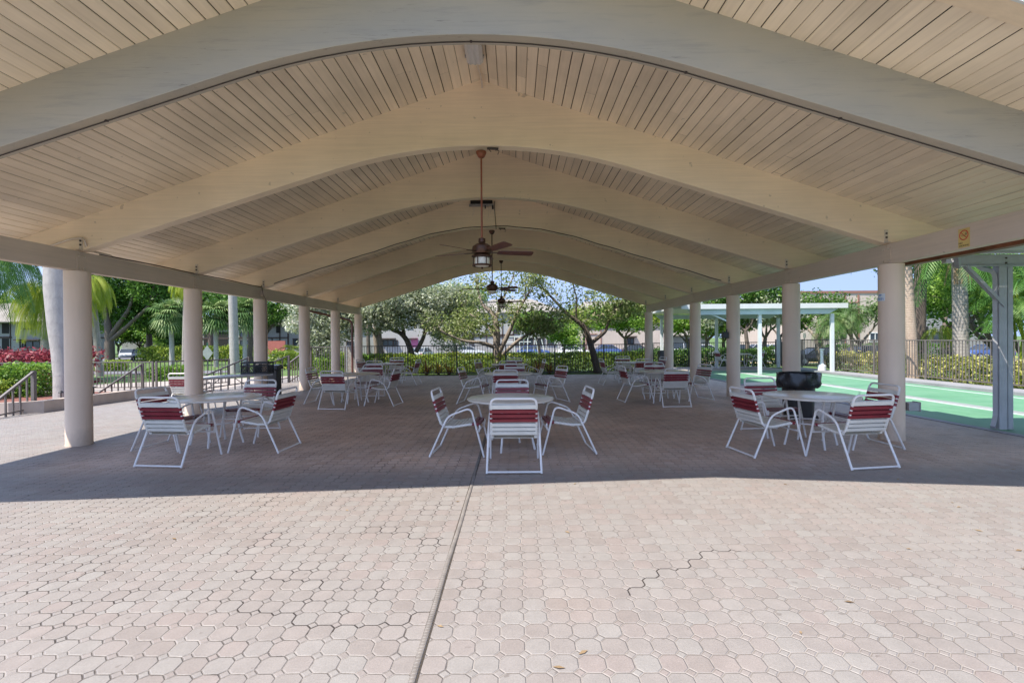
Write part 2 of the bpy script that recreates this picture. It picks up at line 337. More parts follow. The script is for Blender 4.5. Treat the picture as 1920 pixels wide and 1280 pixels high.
# ------------------------------------------------------------------ mesh helpers
class MB:
    def __init__(s): s.v = []; s.f = []; s.r = []; s.cur = 0.5
    def add(s, vs, fs):
        o = len(s.v); s.v.extend(tuple(x) for x in vs); s.f.extend(tuple(i + o for i in f) for f in fs); s.r.extend([s.cur] * len(fs)); return s
    def box(s, c, d, rz=0, T=None):
        x, y, z = d[0] / 2, d[1] / 2, d[2] / 2; ca, sa = math.cos(rz), math.sin(rz); vs = []
        for k in (-z, z):
            for a, b in ((-x, -y), (x, -y), (x, y), (-x, y)):
                vs.append((c[0] + a * ca - b * sa, c[1] + a * sa + b * ca, c[2] + k))
        return s.add(vs, [(3, 2, 1, 0), (4, 5, 6, 7), (0, 1, 5, 4), (1, 2, 6, 5), (2, 3, 7, 6), (3, 0, 4, 7)])
    def bar(s, a, b, w, h, up=(0, 0, 1)):
        """rectangular bar from a to b"""
        a, b = Vector(a), Vector(b); d = (b - a).normalized(); u = Vector(up)
        sd = d.cross(u)
        if sd.length < 1e-4: sd = d.cross(Vector((0, 1, 0)))
        sd.normalize(); u = sd.cross(d).normalized(); vs = []
        for q in (a, b):
            for i, j in ((-1, -1), (1, -1), (1, 1), (-1, 1)): vs.append(q + sd * (i * w / 2) + u * (j * h / 2))
        return s.add(vs, [(0, 3, 2, 1), (4, 5, 6, 7), (0, 1, 5, 4), (1, 2, 6, 5), (2, 3, 7, 6), (3, 0, 4, 7)])
    def tube(s, pts, r, n=8, closed=False, caps=True):
        pts = [Vector(p) for p in pts]; m = len(pts); rs = r if isinstance(r, (list, tuple)) else [r] * m
        nrm = None; vs = []
        for i in range(m):
            if closed: d = pts[(i + 1) % m] - pts[i - 1]
            else: d = pts[min(i + 1, m - 1)] - pts[max(i - 1, 0)]
            d.normalize()
            if nrm is None:
                nrm = d.cross(Vector((0, 0, 1)))
                if nrm.length < .05: nrm = d.cross(Vector((0, 1, 0)))
            nrm = (nrm - d * nrm.dot(d)).normalized(); bn = d.cross(nrm)
            for k in range(n):
                a = 2 * PI * k / n; vs.append(pts[i] + (nrm * math.cos(a) + bn * math.sin(a)) * rs[i])
        fs = []
        for i in range(m if closed else m - 1):
            j = (i + 1) % m
            for k in range(n):
                l = (k + 1) % n; fs.append((i * n + k, i * n + l, j * n + l, j * n + k))
        if caps and not closed: fs += [tuple(range(n - 1, -1, -1)), tuple((m - 1) * n + k for k in range(n))]
        return s.add(vs, fs)
    def lathe(s, prof, n=24, c=(0, 0, 0)):
        vs = []; fs = []
        for r, z in prof:
            for k in range(n):
                a = 2 * PI * k / n; vs.append((c[0] + r * math.cos(a), c[1] + r * math.sin(a), c[2] + z))
        for i in range(len(prof) - 1):
            for k in range(n):
                l = (k + 1) % n; fs.append((i * n + k, i * n + l, (i + 1) * n + l, (i + 1) * n + k))
        fs += [tuple(range(n - 1, -1, -1)), tuple((len(prof) - 1) * n + k for k in range(n))]
        return s.add(vs, fs)
    def prism(s, poly, axis, a, b):
        """poly of 2D points extruded along axis ('X','Y','Z') from a to b"""
        def P(q, t): return {'X': (t, q[0], q[1]), 'Y': (q[0], t, q[1]), 'Z': (q[0], q[1], t)}[axis]
        n = len(poly); vs = [P(q, a) for q in poly] + [P(q, b) for q in poly]
        fs = [tuple(range(n - 1, -1, -1)), tuple(range(n, 2 * n))] + [(i, (i + 1) % n, n + (i + 1) % n, n + i) for i in range(n)]
        return s.add(vs, fs)
    def build(s, name, mat, parent=None, smooth=None, bevel=0):
        me = bpy.data.meshes.new(name); me.from_pydata(s.v, [], s.f); me.update()
        import bmesh
        bm = bmesh.new(); bm.from_mesh(me); bmesh.ops.recalc_face_normals(bm, faces=bm.faces); bm.to_mesh(me); bm.free()
        a = me.attributes.new('rnd', 'FLOAT', 'FACE'); a.data.foreach_set('value', s.r)
        me.materials.append(mat)
        if smooth is not None:
            me.polygons.foreach_set('use_smooth', [True] * len(me.polygons)); me.set_sharp_from_angle(angle=R(smooth))
        o = bpy.data.objects.new(name, me); C.objects.link(o)
        if parent is not None: o.parent = parent
        if bevel:
            b = o.modifiers.new('bevel', 'BEVEL'); b.width = bevel; b.segments = 2; b.limit_method = 'ANGLE'
        return o
def arc(pts, rad, seg=5):
    """round the inner corners of a polyline"""
    pts = [Vector(p) for p in pts]; out = [pts[0]]
    for i in range(1, len(pts) - 1):
        a, b, c = pts[i - 1], pts[i], pts[i + 1]; da, dc = (a - b), (c - b)
        r = min(rad, da.length * .49, dc.length * .49); p, q = b + da.normalized() * r, b + dc.normalized() * r
        for k in range(seg + 1):
            t = k / seg; out.append(p * (1 - t) ** 2 + b * 2 * t * (1 - t) + q * t * t)
    return out + [pts[-1]]
def tag(o, label=None, cat=None, group=None, kind=None):
    if label: o['label'] = label
    if cat: o['category'] = cat
    if group: o['group'] = group
    if kind: o['kind'] = kind
    return o
def empty(name, loc, rz=0, label=None, cat=None, group=None):
    o = bpy.data.objects.new(name, None); C.objects.link(o); o.location = loc; o.rotation_euler = (0, 0, rz); o.empty_display_size = .2
    return tag(o, label, cat, group)
def copy_tree(o, parent=None):
    c = o.copy(); C.objects.link(c)
    if parent is not None: c.parent = parent
    for ch in list(o.children): copy_tree(ch, c)
    return c
def ss(a, b, x):
    t = max(0, min(1, (x - a) / (b - a))); return t * t * (3 - 2 * t)
def gz(x, y):
    d = ss(24, 42, y); d = max(d, .6 * ss(12.5, 20, -x) * ss(12, 20, y)); d = max(d, .45 * ss(14.2, 22, x))
    return -.06 - .84 * d
def tag_struct(o): o['kind'] = 'structure'; return o

# ------------------------------------------------------------------ ground
def terrain():
    xs = [-900, -400, -200, -120] + list(np.arange(-80, 81, 2.0)) + [120, 200, 400, 900]
    ys = [-200, -60, -20] + list(np.arange(-10, 90, 1.5)) + [110, 150, 250, 500, 1500]
    mb = MB(); vs = [(x, y, gz(x, y)) for y in ys for x in xs]; n = len(xs)
    fs = [(j * n + i, j * n + i + 1, (j + 1) * n + i + 1, (j + 1) * n + i) for j in range(len(ys) - 1) for i in range(n - 1)]
    mb.add(vs, fs); tag_struct(mb.build('lawn_ground', M['grass'], smooth=60))
terrain()
def sheet(name, poly, z, mat, thick=.05):
    return tag_struct(MB().prism(poly, 'Z', z - thick, z).build(name, mat))
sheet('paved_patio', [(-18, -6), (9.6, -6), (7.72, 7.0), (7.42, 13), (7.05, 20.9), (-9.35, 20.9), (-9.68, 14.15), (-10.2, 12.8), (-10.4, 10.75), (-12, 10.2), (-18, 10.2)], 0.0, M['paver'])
sheet('court_kerb', [(7.73, 6), (7.88, 6), (7.6, 13), (7.25, 20.9), (7.06, 20.9), (7.43, 13)], .012, M['curb'], .06)
sheet('green_court', [(7.88, 1), (12.75, 1), (12.75, 22.6), (7.5, 22.6), (7.26, 20.9), (7.61, 13), (7.88, 6)], 0.004, M['court'])
sheet('court_divider', [(10.02, 1), (10.22, 1), (10.0, 22.4), (9.8, 22.4)], .008, M['curb'])
for i, (a, b) in enumerate([((9.86, 9.72), .10), ((12.3, 12.3), .07)]):
    sheet('court_line', [(a[0] - b, 1), (a[0] + b * .6, 1), (a[1] + b * .6, 22.4), (a[1] - b, 22.4)], .010, M['wpaint'])
sheet('court_line', [(7.4, 20.2), (12.7, 21.4), (12.7, 21.5), (7.4, 20.3)], .0085, M['wpaint'])
sheet('court_border_kerb', [(12.75, 1), (13.6, 1), (13.6, 23.4), (12.75, 23.4)], .09, M['curb'], .12)
sheet('rear_walkway', [(6.0, 22.61), (12.75, 22.61), (12.75, 25.7), (6.0, 25.7)], .006, M['concrete'])
sheet('left_walkway', [(-18, 14.3), (-9.7, 14.3), (-9.36, 20.9), (-9.6, 21.5), (-18, 16.3)], -.004, M['concrete'])
sheet('mulch_bed', [(-16, 10.45), (-10.6, 10.95), (-10.38, 12.9), (-9.9, 14.25), (-16, 14.25)], .10, M['mulch'], .14)
def road(name, pts, w, mat, dz=.02):
    mb = MB()
    for (x0, y0), (x1, y1) in zip(pts[:-1], pts[1:]):
        n = 12
        for k in range(n):
            a, b = k / n, (k + 1) / n; p = (x0 + (x1 - x0) * a, y0 + (y1 - y0) * a); q = (x0 + (x1 - x0) * b, y0 + (y1 - y0) * b)
            mb.add([(p[0], p[1] - w / 2, max(gz(p[0], p[1] - w / 2), gz(p[0], p[1])) + dz), (q[0], q[1] - w / 2, max(gz(q[0], q[1] - w / 2), gz(q[0], q[1])) + dz), (q[0], q[1] + w / 2, gz(q[0], q[1] + w / 2) + dz + .02), (p[0], p[1] + w / 2, gz(p[0], p[1] + w / 2) + dz + .02)], [(0, 1, 2, 3)])
    return tag_struct(mb.build(name, mat))
road('street', [(-60, 33), (-16, 33)], 3.0, M['asphalt'], .03)
road('parking_road', [(-60, 68), (0, 68), (60, 68)], 12, M['asphalt'])
road('drive_road', [(16, 47), (70, 47)], 5, M['asphalt'])
road('yellow_kerb', [(16, 50.2), (70, 50.2)], .5, M['ycurb'], .14)
road('yellow_kerb', [(16, 43.9), (70, 43.9)], .35, M['ycurb'], .12)

# joint with corrugated tube
def hose():
    mb = MB(); x0 = -.475; y = 1.2; pts, rs = [], []
    while y < 12.5:
        wx = x0 + .004 * math.sin(y * 1.7) + .002 * math.sin(y * 5.1)
        pts += [(wx, y, 0), (wx, y + .013, 0)]; rs += [.0165, .0175]
        pts += [(wx, y + .016, 0), (wx, y + .022, 0)]; rs += [.0125, .0125]; y += .025
    mb.tube(pts, rs, 10); mb.v = [(a, b, .003 + c * .55) for a, b, c in mb.v]
    t = empty('joint_filler', (0, 0, 0), 0, 'thin grey ribbed filler strip laid in the long straight paving joint', 'joint strip')
    mb.build('ribbed_strip', M['hose'], t, smooth=30)
    MB().prism([(x0 - .021, 1.2), (x0 + .021, 1.2), (x0 + .019, 12.5), (x0 - .019, 12.5)], 'Z', .0005, .0022).build('joint_gap', M['dark'], t)
hose()

# ------------------------------------------------------------------ pavilion
XL, XR, Y0, SP, RX, RZ, SL, HB = -6.608, 5.640, 7.368, 2.6565, -.484, 5.385, .332, 2.618
HT = 2.918; YF, YB = 3.65, 21.2; EL, ER = -7.9, 6.93
def rz_(x): return RZ - SL * abs(x - RX)
pav = empty('open_pavilion', (0, 0, 0), 0, 'open sided gable pavilion with round stucco columns and cream board ceiling', 'pavilion')
rnd = random.Random(4)
def ceiling():
    mb = MB(); bw = .1345
    for sgn, xe in ((-1, EL), (1, ER)):
        n = int(abs(xe - RX) / bw) + 1
        for i in range(n):
            a = RX + sgn * i * bw; b = RX + sgn * min((i + 1) * bw, abs(xe - RX))
            if abs(b - a) < .03: continue
            g = rnd.choice([.004, .006, .008, .010])
            b2 = b - sgn * g
            y = YF + .16; 
            while y < YB:
                L = rnd.uniform(2.5, 5.5); ye = min(YB, y + L); mb.cur = rnd.random()
                dz = rnd.uniform(-.0015, .0015)
                za, zb = rz_(a) + dz, rz_(b2) + dz; c = .006
                a1, b1 = a + sgn * c, b2 - sgn * c
                vs = [(a, y, za + c), (a1, y, za - SL * c), (b1, y, zb + SL * c * 0), (b2, y, zb + c)]
                vs = [(a, y, za + .008), (a1, y, rz_(a1) + dz), (b1, y, rz_(b1) + dz), (b2, y, zb + .008)]
                vs += [(p[0], ye - .0008, p[2]) for p in vs]
                mb.add(vs, [(0, 1, 5, 4), (1, 2, 6, 5), (2, 3, 7, 6)])
                y = ye
    mb.build('board_ceiling', M['board'], pav)
    d = MB()
    t = .014
    for nm, m, a, c in (('roof_deck', 'dark', t, .05), ('roof_covering', 'rooftop', .051, .16)):  # deck layer coloured near black so the board gaps read as shaded
        d = MB(); d.prism([(EL, rz_(EL) + a), (RX, RZ + a), (ER, rz_(ER) + a), (ER, rz_(ER) + c), (RX, RZ + c), (EL, rz_(EL) + c)], 'Y', YF + .02, YB); d.build(nm, M[m], pav)
    for nm, y0, y1 in (('fascia_board', YF - .03, YF + .157), ('fascia_board', YB + .001, YB + .05)):
        f = MB(); f.prism([(EL, rz_(EL) - .012), (RX, RZ - .012), (ER, rz_(ER) - .012), (ER, rz_(ER) + .011), (RX, RZ + .011), (EL, rz_(EL) + .011)], 'Y', y0, y1)
        f.build(nm, M['beam'], pav)
    f = MB(); f.prism([(EL, rz_(EL) - .02), (RX, RZ - .02), (ER, rz_(ER) - .02), (ER, rz_(ER) + .19), (RX, RZ + .19), (EL, rz_(EL) + .19)], 'Y', YF - .055, YF - .032)
    f.build('drip_edge', M['cwhite'], pav)
ceiling()
def beam_bottom(x):
    t = abs(x - RX)
    if t < 2.23: return 4.42 - t * t / 14.4
    return max(4.42 - 2.23 ** 2 / 14.4 - .3097 * (t - 2.23), HT + .003)
def roof_beam(y):
    mb = MB(); n = 60; th = .0855
    xs = [EL + .25 + (ER - .25 - EL - .25) * i / n for i in range(n + 1)]
    xs = sorted(xs + [RX])
    top = [(x, rz_(x) + .004) for x in xs]; bot = [(x, min(beam_bottom(x), rz_(x) - .12)) for x in xs]
    vs = []
    for yy in (y - th, y + th):
        vs += [(x, yy, z) for x, z in bot] + [(x, yy, z) for x, z in top]
    m = len(xs); fs = []
    for i in range(m - 1):
        fs.append((i, i + 1, m + i + 1, m + i)); fs.append((2 * m + i, 3 * m + i, 3 * m + i + 1, 2 * m + i + 1))
        fs.append((i, 2 * m + i, 2 * m + i + 1, i + 1))
    fs += [(0, m, 3 * m, 2 * m), (m - 1, 3 * m - 1, 4 * m - 1, 2 * m - 1)]
    mb.cur = rnd.random(); mb.add(vs, fs)
    return mb.build('arched_beam', M['front_beam' if y < 6 else 'beam'], pav, bevel=.006)
YS = [Y0 + (i - 1) * SP for i in range(7)]
for y in YS: roof_beam(y)
for X in (XL, XR):
    mb = MB()
    for k in range(7):
        a = YS[k - 1] + .002 if k else YF + .3; b = YS[k] - .002
        mb.cur = rnd.random(); mb.box((X, (a + b) / 2, (HB + HT) / 2), (.13, b - a, HT - HB))
    mb.cur = .5; mb.box((X, (YS[-1] + .002 + YB - .4) / 2, (HB + HT) / 2), (.13, YB - .4 - YS[-1] - .002, HT - HB))
    mb.build('header_beam', M['header'], pav, bevel=.005)
    s = 1 if X < 0 else -1
    for k, y in enumerate(YS):
        c = MB(); c.lathe([(.168, -.03), (.168, .02), (.164, .03), (.163, 1.3), (.162, HB - .004)], 40, (X, y, 0))
        col = c.build('round_column', M['column'], pav, smooth=40)
        b = MB(); b.box((X + s * .069, y + .0, (HB + HT) / 2 - .02), (.008, .16, .24))
        pl = b.build('steel_plate', M['header'], pav)
        for zz in (HB + .05, HT - .08):
            for yy in (-.045, .045):
                MB().tube([(X + s * .072, y + yy, zz), (X + s * .088, y + yy, zz)], .013, 8).build('bolt', M['conduit'], pl, smooth=40)
        b = MB(); b.box((X + s * .14, y - .0855 - .004, 3.02), (.055, .007, .19)); b.box((X + s * .14, y - .0855 - .03, HT + .006), (.055, .06, .007))
        pl = b.build('angle_bracket', M['conduit'], pav)
        for zz in (3.0, 3.06): MB().tube([(X + s * .14, y - .092, zz), (X + s * .14, y - .106, zz)], .014, 8).build('bolt', M['cable'], pl, smooth=40)
# eaves gutters
g = MB(); g.prism([(EL - .13, 2.90), (EL - .13, 3.02), (EL - .115, 3.02), (EL - .115, 2.915), (EL - .015, 2.915), (EL - .015, 3.02), (EL, 3.02), (EL, 2.885), (EL - .10, 2.885)], 'Y', YF, YB)
g.build('gutter', M['cwhite'], pav)
g = MB(); g.prism([(ER + .002, 2.79), (ER + .16, 2.79), (ER + .16, 2.97), (ER + .002, 2.97)], 'Y', YF, 9.0)
g.build('gutter', M['rust'], pav)['label'] = 'rusty brown gutter along the right eave'
g = MB(); g.tube(arc([(EL - .06, 18.6, 2.9), (EL - .06, 18.6, 2.7), (-7.05, 20.9, 2.4), (-6.98, 20.95, 2.25), (-6.98, 20.95, 0)], .12, 5), .045, 10)
g.build('downspout', M['brownpipe'], pav, smooth=50)
# conduits, cables
cb = MB(); pts = []
for i in range(41):
    x = -6.3 + i * (11.8) / 40; pts.append((x, YS[0] + .02, beam_bottom(x) - .009))
cb.tube(pts, .0055, 6)
for i in (8, 13, 20, 27, 32):
    p = pts[i]; cb.box((p[0], p[1], p[2] + .003), (.02, .03, .012))
cb.build('cable', M['cable'], pav)
cb = MB(); cb.tube([(-6.2 + i * 11.5 / 40, YS[3] - .09, beam_bottom(-6.2 + i * 11.5 / 40) + .02 + .008 * math.sin(i * 1.9)) for i in range(41)], .011, 6)
cb.build('cable', M['cable'], pav)
cb = MB(); cb.tube([(XL + .09, y, HT + .012 - .02 * abs(math.sin((y - YS[1]) / SP * PI)) * .0 + .004 * math.sin(y * 3)) for y in np.linspace(YS[1] + .3, YS[3], 30)], .012, 6)
cb.build('cable', M['cable'], pav)
cb = MB(); cb.tube(arc([(XL - .35, YS[1] - .11, 2.97), (XL + .02, YS[1] - .11, 3.09), (XL + .20, YS[1] - .11, 3.10), (XL + .24, YS[1] - .115, 2.99), (XL + .12, YS[1] + .05, HT + .03), (XL + .10, YS[1] + .5, HT + .02)], .07, 6), .015, 8)
cb.build('conduit', M['conduit'], pav, smooth=50)
cb = MB(); cb.tube([(XL + .09, YS[3] - .10, HT + .06), (XL + .17, YS[3] - .17, HB + .1), (XL + .175, YS[3] - .05, HB), (XL + .178, YS[3] - .02, .03)], .007, 6)
cb.build('conduit', M['cable'], pav)
b = MB(); b.box((XL + .12, YS[3] - .06, HB + .15), (.10, .14, .15)); b.build('junction_box', M['header'], pav, bevel=.006)
b = MB(); b.box((XR + .24, YS[1] - .06, .50), (.16, .13, .12)); b.box((XR + .325, YS[1] - .06, .50), (.012, .15, .14)); b.build('outlet_box', M['steel'], pav, bevel=.004)
b = MB(); b.box((XR - .24, YS[3] - .08, 1.60), (.14, .13, .16)); b.box((XR - .20, YS[3] - .08, 1.71), (.03, .03, .08))
tag(b.build('loudspeaker', M['black'], bevel=.012), 'small black loudspeaker box strapped to a right hand column', 'speaker')

# ------------------------------------------------------------------ text helper
def text_mesh(s, size):
    cu = bpy.data.curves.new('t', 'FONT'); cu.body = s; cu.size = size; cu.extrude = .0008; cu.align_x = 'CENTER'
    o = bpy.data.objects.new('t', cu); C.objects.link(o); dg = bpy.context.evaluated_depsgraph_get()
    me = bpy.data.meshes.new_from_object(o.evaluated_get(dg)); bpy.data.objects.remove(o)
    v = [tuple(x.co) for x in me.vertices]; f = [tuple(p.vertices) for p in me.polygons]; return v, f
def put_text(mb, s, size, org, ex, ez, nrm, bold=0):
    v, f = text_mesh(s, size); org, ex, ez, nrm = map(Vector, (org, ex, ez, nrm))
    mb.add([org + ex * a + ez * b + nrm * c for a, b, c in v], f)
# no smoking sign on the header inner face (faces -X)
p = at(1808, 446, 1); t_ = (XR - .065) / p.x; sy, szz = t_ * 1.0, EYE + (p.z - EYE) * t_
sg = empty('warning_sign', (XR - .066, sy, szz), 0, 'small yellow no smoking sign fixed on the right header beam', 'sign')
ex, ez, nr = Vector((0, -1, 0)), Vector((0, 0, 1)), Vector((-1, 0, 0))
o_ = Vector((0, 0, 0))
b = MB(); b.box((-.002, 0, 0), (.003, .155, .235)); b.build('sign_plate', M['yplate'], sg)
b = MB(); ring = [Vector((-.005, .057 * math.cos(a), .035 + .057 * math.sin(a))) for a in np.linspace(0, 2 * PI, 33)[:-1]]
b.tube(ring, .006, 4, closed=True); b.bar((-.0065, .041, .035 + .041), (-.0065, -.041, .035 - .041), .003, .010, (1, 0, 0)); b.build('prohibition_ring', M['sred'], sg)
b = MB(); b.bar((-.0045, .035, .028), (-.0045, -.02, .03), .002, .010, (1, 0, 0))
b.tube([(-.0045, -.025 + .006 * math.sin(k), .036 + .006 * k) for k in range(6)], .003, 4); b.tube([(-.0045, -.036 + .005 * math.sin(k + 1), .03 + .006 * k) for k in range(5)], .003, 4)
b.build('cigarette_symbol', M['sblack'], sg)
b = MB(); put_text(b, 'NO', .034, (-.004, .045, -.072), ex, ez, nr); put_text(b, 'SMOKING', .030, (-.004, .0, -.105), ex, ez, nr); b.build('lettering', M['sblack'], sg)
# WiFi sign wrapped on the nearest right column
wf = empty('wifi_sign', (XR, YS[1], 0), 0, 'pale blue WiFi sign wrapped on the nearest right column', 'sign')
WR = .1655; wz = 1.55 + (632 - 560) / 918 * 7.3
wa0 = math.atan2(-YS[1], -XR) - R(33)      # toward the left silhouette of the column seen from the patio
wa0 = math.atan2(-YS[1], -XR)
aw = wa0 - R(52)
b = MB(); n = 14; half = .075 / WR
for k in range(n):
    a, c = aw - half + 2 * half * k / n, aw - half + 2 * half * (k + 1) / n
    b.add([(WR * math.cos(a), WR * math.sin(a), wz - .055), (WR * math.cos(c), WR * math.sin(c), wz - .055), (WR * math.cos(c), WR * math.sin(c), wz + .055), (WR * math.cos(a), WR * math.sin(a), wz + .055)], [(0, 1, 2, 3)])
b.build('sign_plate', M['splate'], wf)
v, f = text_mesh('WiFi', .06); b = MB()
b.add([((WR + .0015 + c) * math.cos(aw + x / WR), (WR + .0015 + c) * math.sin(aw + x / WR), wz - .045 + y) for x, y, c in v], f)
for rr in (.016, .026, .036):
    b.tube([((WR + .002) * math.cos(aw + rr * math.sin(t) / WR), (WR + .002) * math.sin(aw + rr * math.sin(t) / WR), wz + .008 + rr * math.cos(t)) for t in np.linspace(-.8, .8, 8)], .003, 4)
b.build('lettering', M['sblue'], wf)

# ------------------------------------------------------------------ ceiling fans and lights
def fan(y, spin, label, rod_mat, ox=0, cage=True, dz=0):
    zt = 4.42 - dz
    t = empty('ceiling_fan', (RX + ox, y, zt), spin, label, 'ceiling fan', 'ceiling fans under the ridge')
    b = MB(); b.lathe([(.03, 0), (.075, -.004), (.078, -.03), (.05, -.085), (.03, -.10)], 24); b.build('canopy_cup', M['copper'] if rod_mat else M['bronze'], t, smooth=40)
    b = MB(); b.tube([(0, 0, -.09), (0, 0, -1.36)], .014, 10); b.build('down_rod', M['copper'] if rod_mat else M['bronze'], t, smooth=40)
    b = MB(); b.lathe([(.03, -1.30), (.052, -1.31), (.055, -1.36), (.045, -1.375), (.09, -1.39), (.145, -1.43), (.15, -1.50), (.135, -1.535), (.10, -1.55), (.06, -1.56)], 32); b.build('motor_housing', M['bronze'], t, smooth=35)
    for k in range(5):
        a = 2 * PI * k / 5 + .18; ca, sa = math.cos(a), math.sin(a)
        def P(r, s, z): return (r * ca - s * sa, r * sa + s * ca, z)
        b = MB(); pr = [(.13, -.02, .02), (.16, -.028, .028), (.27, -.035, .035)]
        b.bar(P(.12, 0, -1.515), P(.30, 0, -1.515), .05, .008); b.build('blade_arm', M['bronze'], t)
        b = MB(); tl = -math.tan(R(13)); top, bot = [], []
        for r, w in ((.24, .055), (.30, .066), (.55, .072), (.74, .078), (.775, .070), (.79, .05)):
            for s_ in (-w, w): top.append(P(r, s_, -1.508 + s_ * tl)); bot.append(P(r, s_, -1.515 + s_ * tl))
        n = 6; vs = top + bot; fs = []
        for i in range(n - 1):
            q = 2 * i; fs += [(q, q + 1, q + 3, q + 2), (12 + q, 12 + q + 2, 12 + q + 3, 12 + q + 1), (q, q + 2, 12 + q + 2, 12 + q), (q + 1, 12 + q + 1, 12 + q + 3, q + 3)]
        fs += [(0, 12, 13, 1), (10, 11, 23, 22)]
        b.add(vs, fs); b.build('fan_blade', M['blade'], t)
    if not cage:
        b = MB(); b.lathe([(.10, -1.558), (.115, -1.57), (.11, -1.60), (.07, -1.63), (.01, -1.64)], 28); b.build('glass_shade', M['glass'], t, smooth=40); return t
    lk = MB(); lk.lathe([(.06, -1.56), (.155, -1.565), (.160, -1.58), (.11, -1.59), (.10, -1.595)], 32)
    for k in range(6):
        a = 2 * PI * k / 6; lk.tube([(.13 * math.cos(a), .13 * math.sin(a), -1.575), (.13 * math.cos(a), .13 * math.sin(a), -1.715)], .007, 6)
    ringp = [(.138 * math.cos(a), .138 * math.sin(a), -1.712) for a in np.linspace(0, 2 * PI, 33)[:-1]]
    lk.tube(ringp, .014, 8, closed=True); lk.lathe([(.018, -1.735), (.018, -1.75), (.006, -1.765)], 10)
    L = lk.build('lamp_cage', M['bronze'], t, smooth=35)
    b = MB(); b.lathe([(.105, -1.596), (.112, -1.61), (.112, -1.70), (.095, -1.725), (.02, -1.737)], 28); b.build('glass_shade', M['glass'], L, smooth=40)
    return t
fan(YS[1], .05, 'ceiling fan with copper red rod nearest the viewer', True, dz=.055)
fan(YS[3], .5, 'middle ceiling fan hanging against the blue sky', False, -.09, False, .07)
fan(YS[5], .9, 'farthest ceiling fan small against the trees', False)
def striplight():
    t = empty('strip_light', (RX - .02, 5.88, RZ - .09), 0, 'long strip light with ribbed clear lens fixed along the ridge', 'light fixture')
    b = MB(); b.box((0, -.05, .03), (.10, 1.5, .04)); b.build('housing', M['cwhite'], t)
    b = MB(); b.prism([(-.115, .02), (-.11, -.04), (-.07, -.075), (-.03, -.066), (0, -.078), (.03, -.066), (.07, -.075), (.11, -.04), (.115, .02)], 'Y', -.80, .70); b.build('lens_cover', M['lens'], t, smooth=25)
    for s in (-1, 1): MB().box((s * .122, .62, -.005), (.012, .03, .03)).build('clip', M['steel'], t)
    b = MB(); b.tube(arc([(.02, .70, .0), (.025, .95, .02), (.03, 1.1, .05), (.045, 1.36, .04), (.05, 1.375, -.04)], .08, 4), .013, 8); b.build('conduit', M['conduit'], t)
striplight()
def broken():
    y = YS[3] - .0855; p = at(903, 385, y)
    t = empty('stripped_light_fixture', (p.x, y - .004, p.z), 0, 'stripped dark light fixture with dangling wires on a beam face', 'light fixture')
    b = MB(); b.box((0, -.04, .06), (.56, .075, .09)); b.build('tray', M['opening'], t)
    MB().box((0, -.06, -.01), (.62, .10, .03)).build('housing', M['steel'], t); MB().box((-.06, -.08, -.05), (.5, .03, .012)).build('lamp_bar', M['steel'], t)
    MB().box((.1, -.09, -.06), (.03, .03, .10)).build('ballast', M['black'], t); MB().box((.29, -.06, -.07), (.04, .04, .10)).build('ballast', M['black'], t)
    for x, l in ((-.22, .30), (-.19, .24), (.18, .32), (.24, .2)):
        b = MB(); b.tube([(x, -.09, -.02), (x + .01, -.10, -.02 - l * .5), (x - .01, -.09, -.02 - l)], .004, 5); b.build('loose_wire', M['conduit'], t)
    b = MB(); b.tube([(.34, -.02, .1), (.33, -.02, -.05), (.35, -.02, -.35), (.37, -.02, -.62)], .008, 6); b.build('feed_cable', M['cable'], t)
broken()
for y, nm in ((YS[1], 'nearest'), (YS[3], 'middle')):
    b = MB(); b.tube([(RX + .09, y - .03, 4.395), (RX + .26, y - .03, 4.39)], .017, 8); b.tube([(RX + .2, y - .03, 4.39), (RX + .27, y - .04, 4.35), (RX + .25, y - .04, 4.30)], .006, 5); b.tube([(RX + .12, y - .03, 4.38), (RX + .15, y - .04, 4.34)], .006, 5)
    tag(b.build('fan_wiring_box', M['cable'], smooth=40), 'short black wiring box beside the cup of the %s ceiling fan' % nm, 'wiring')

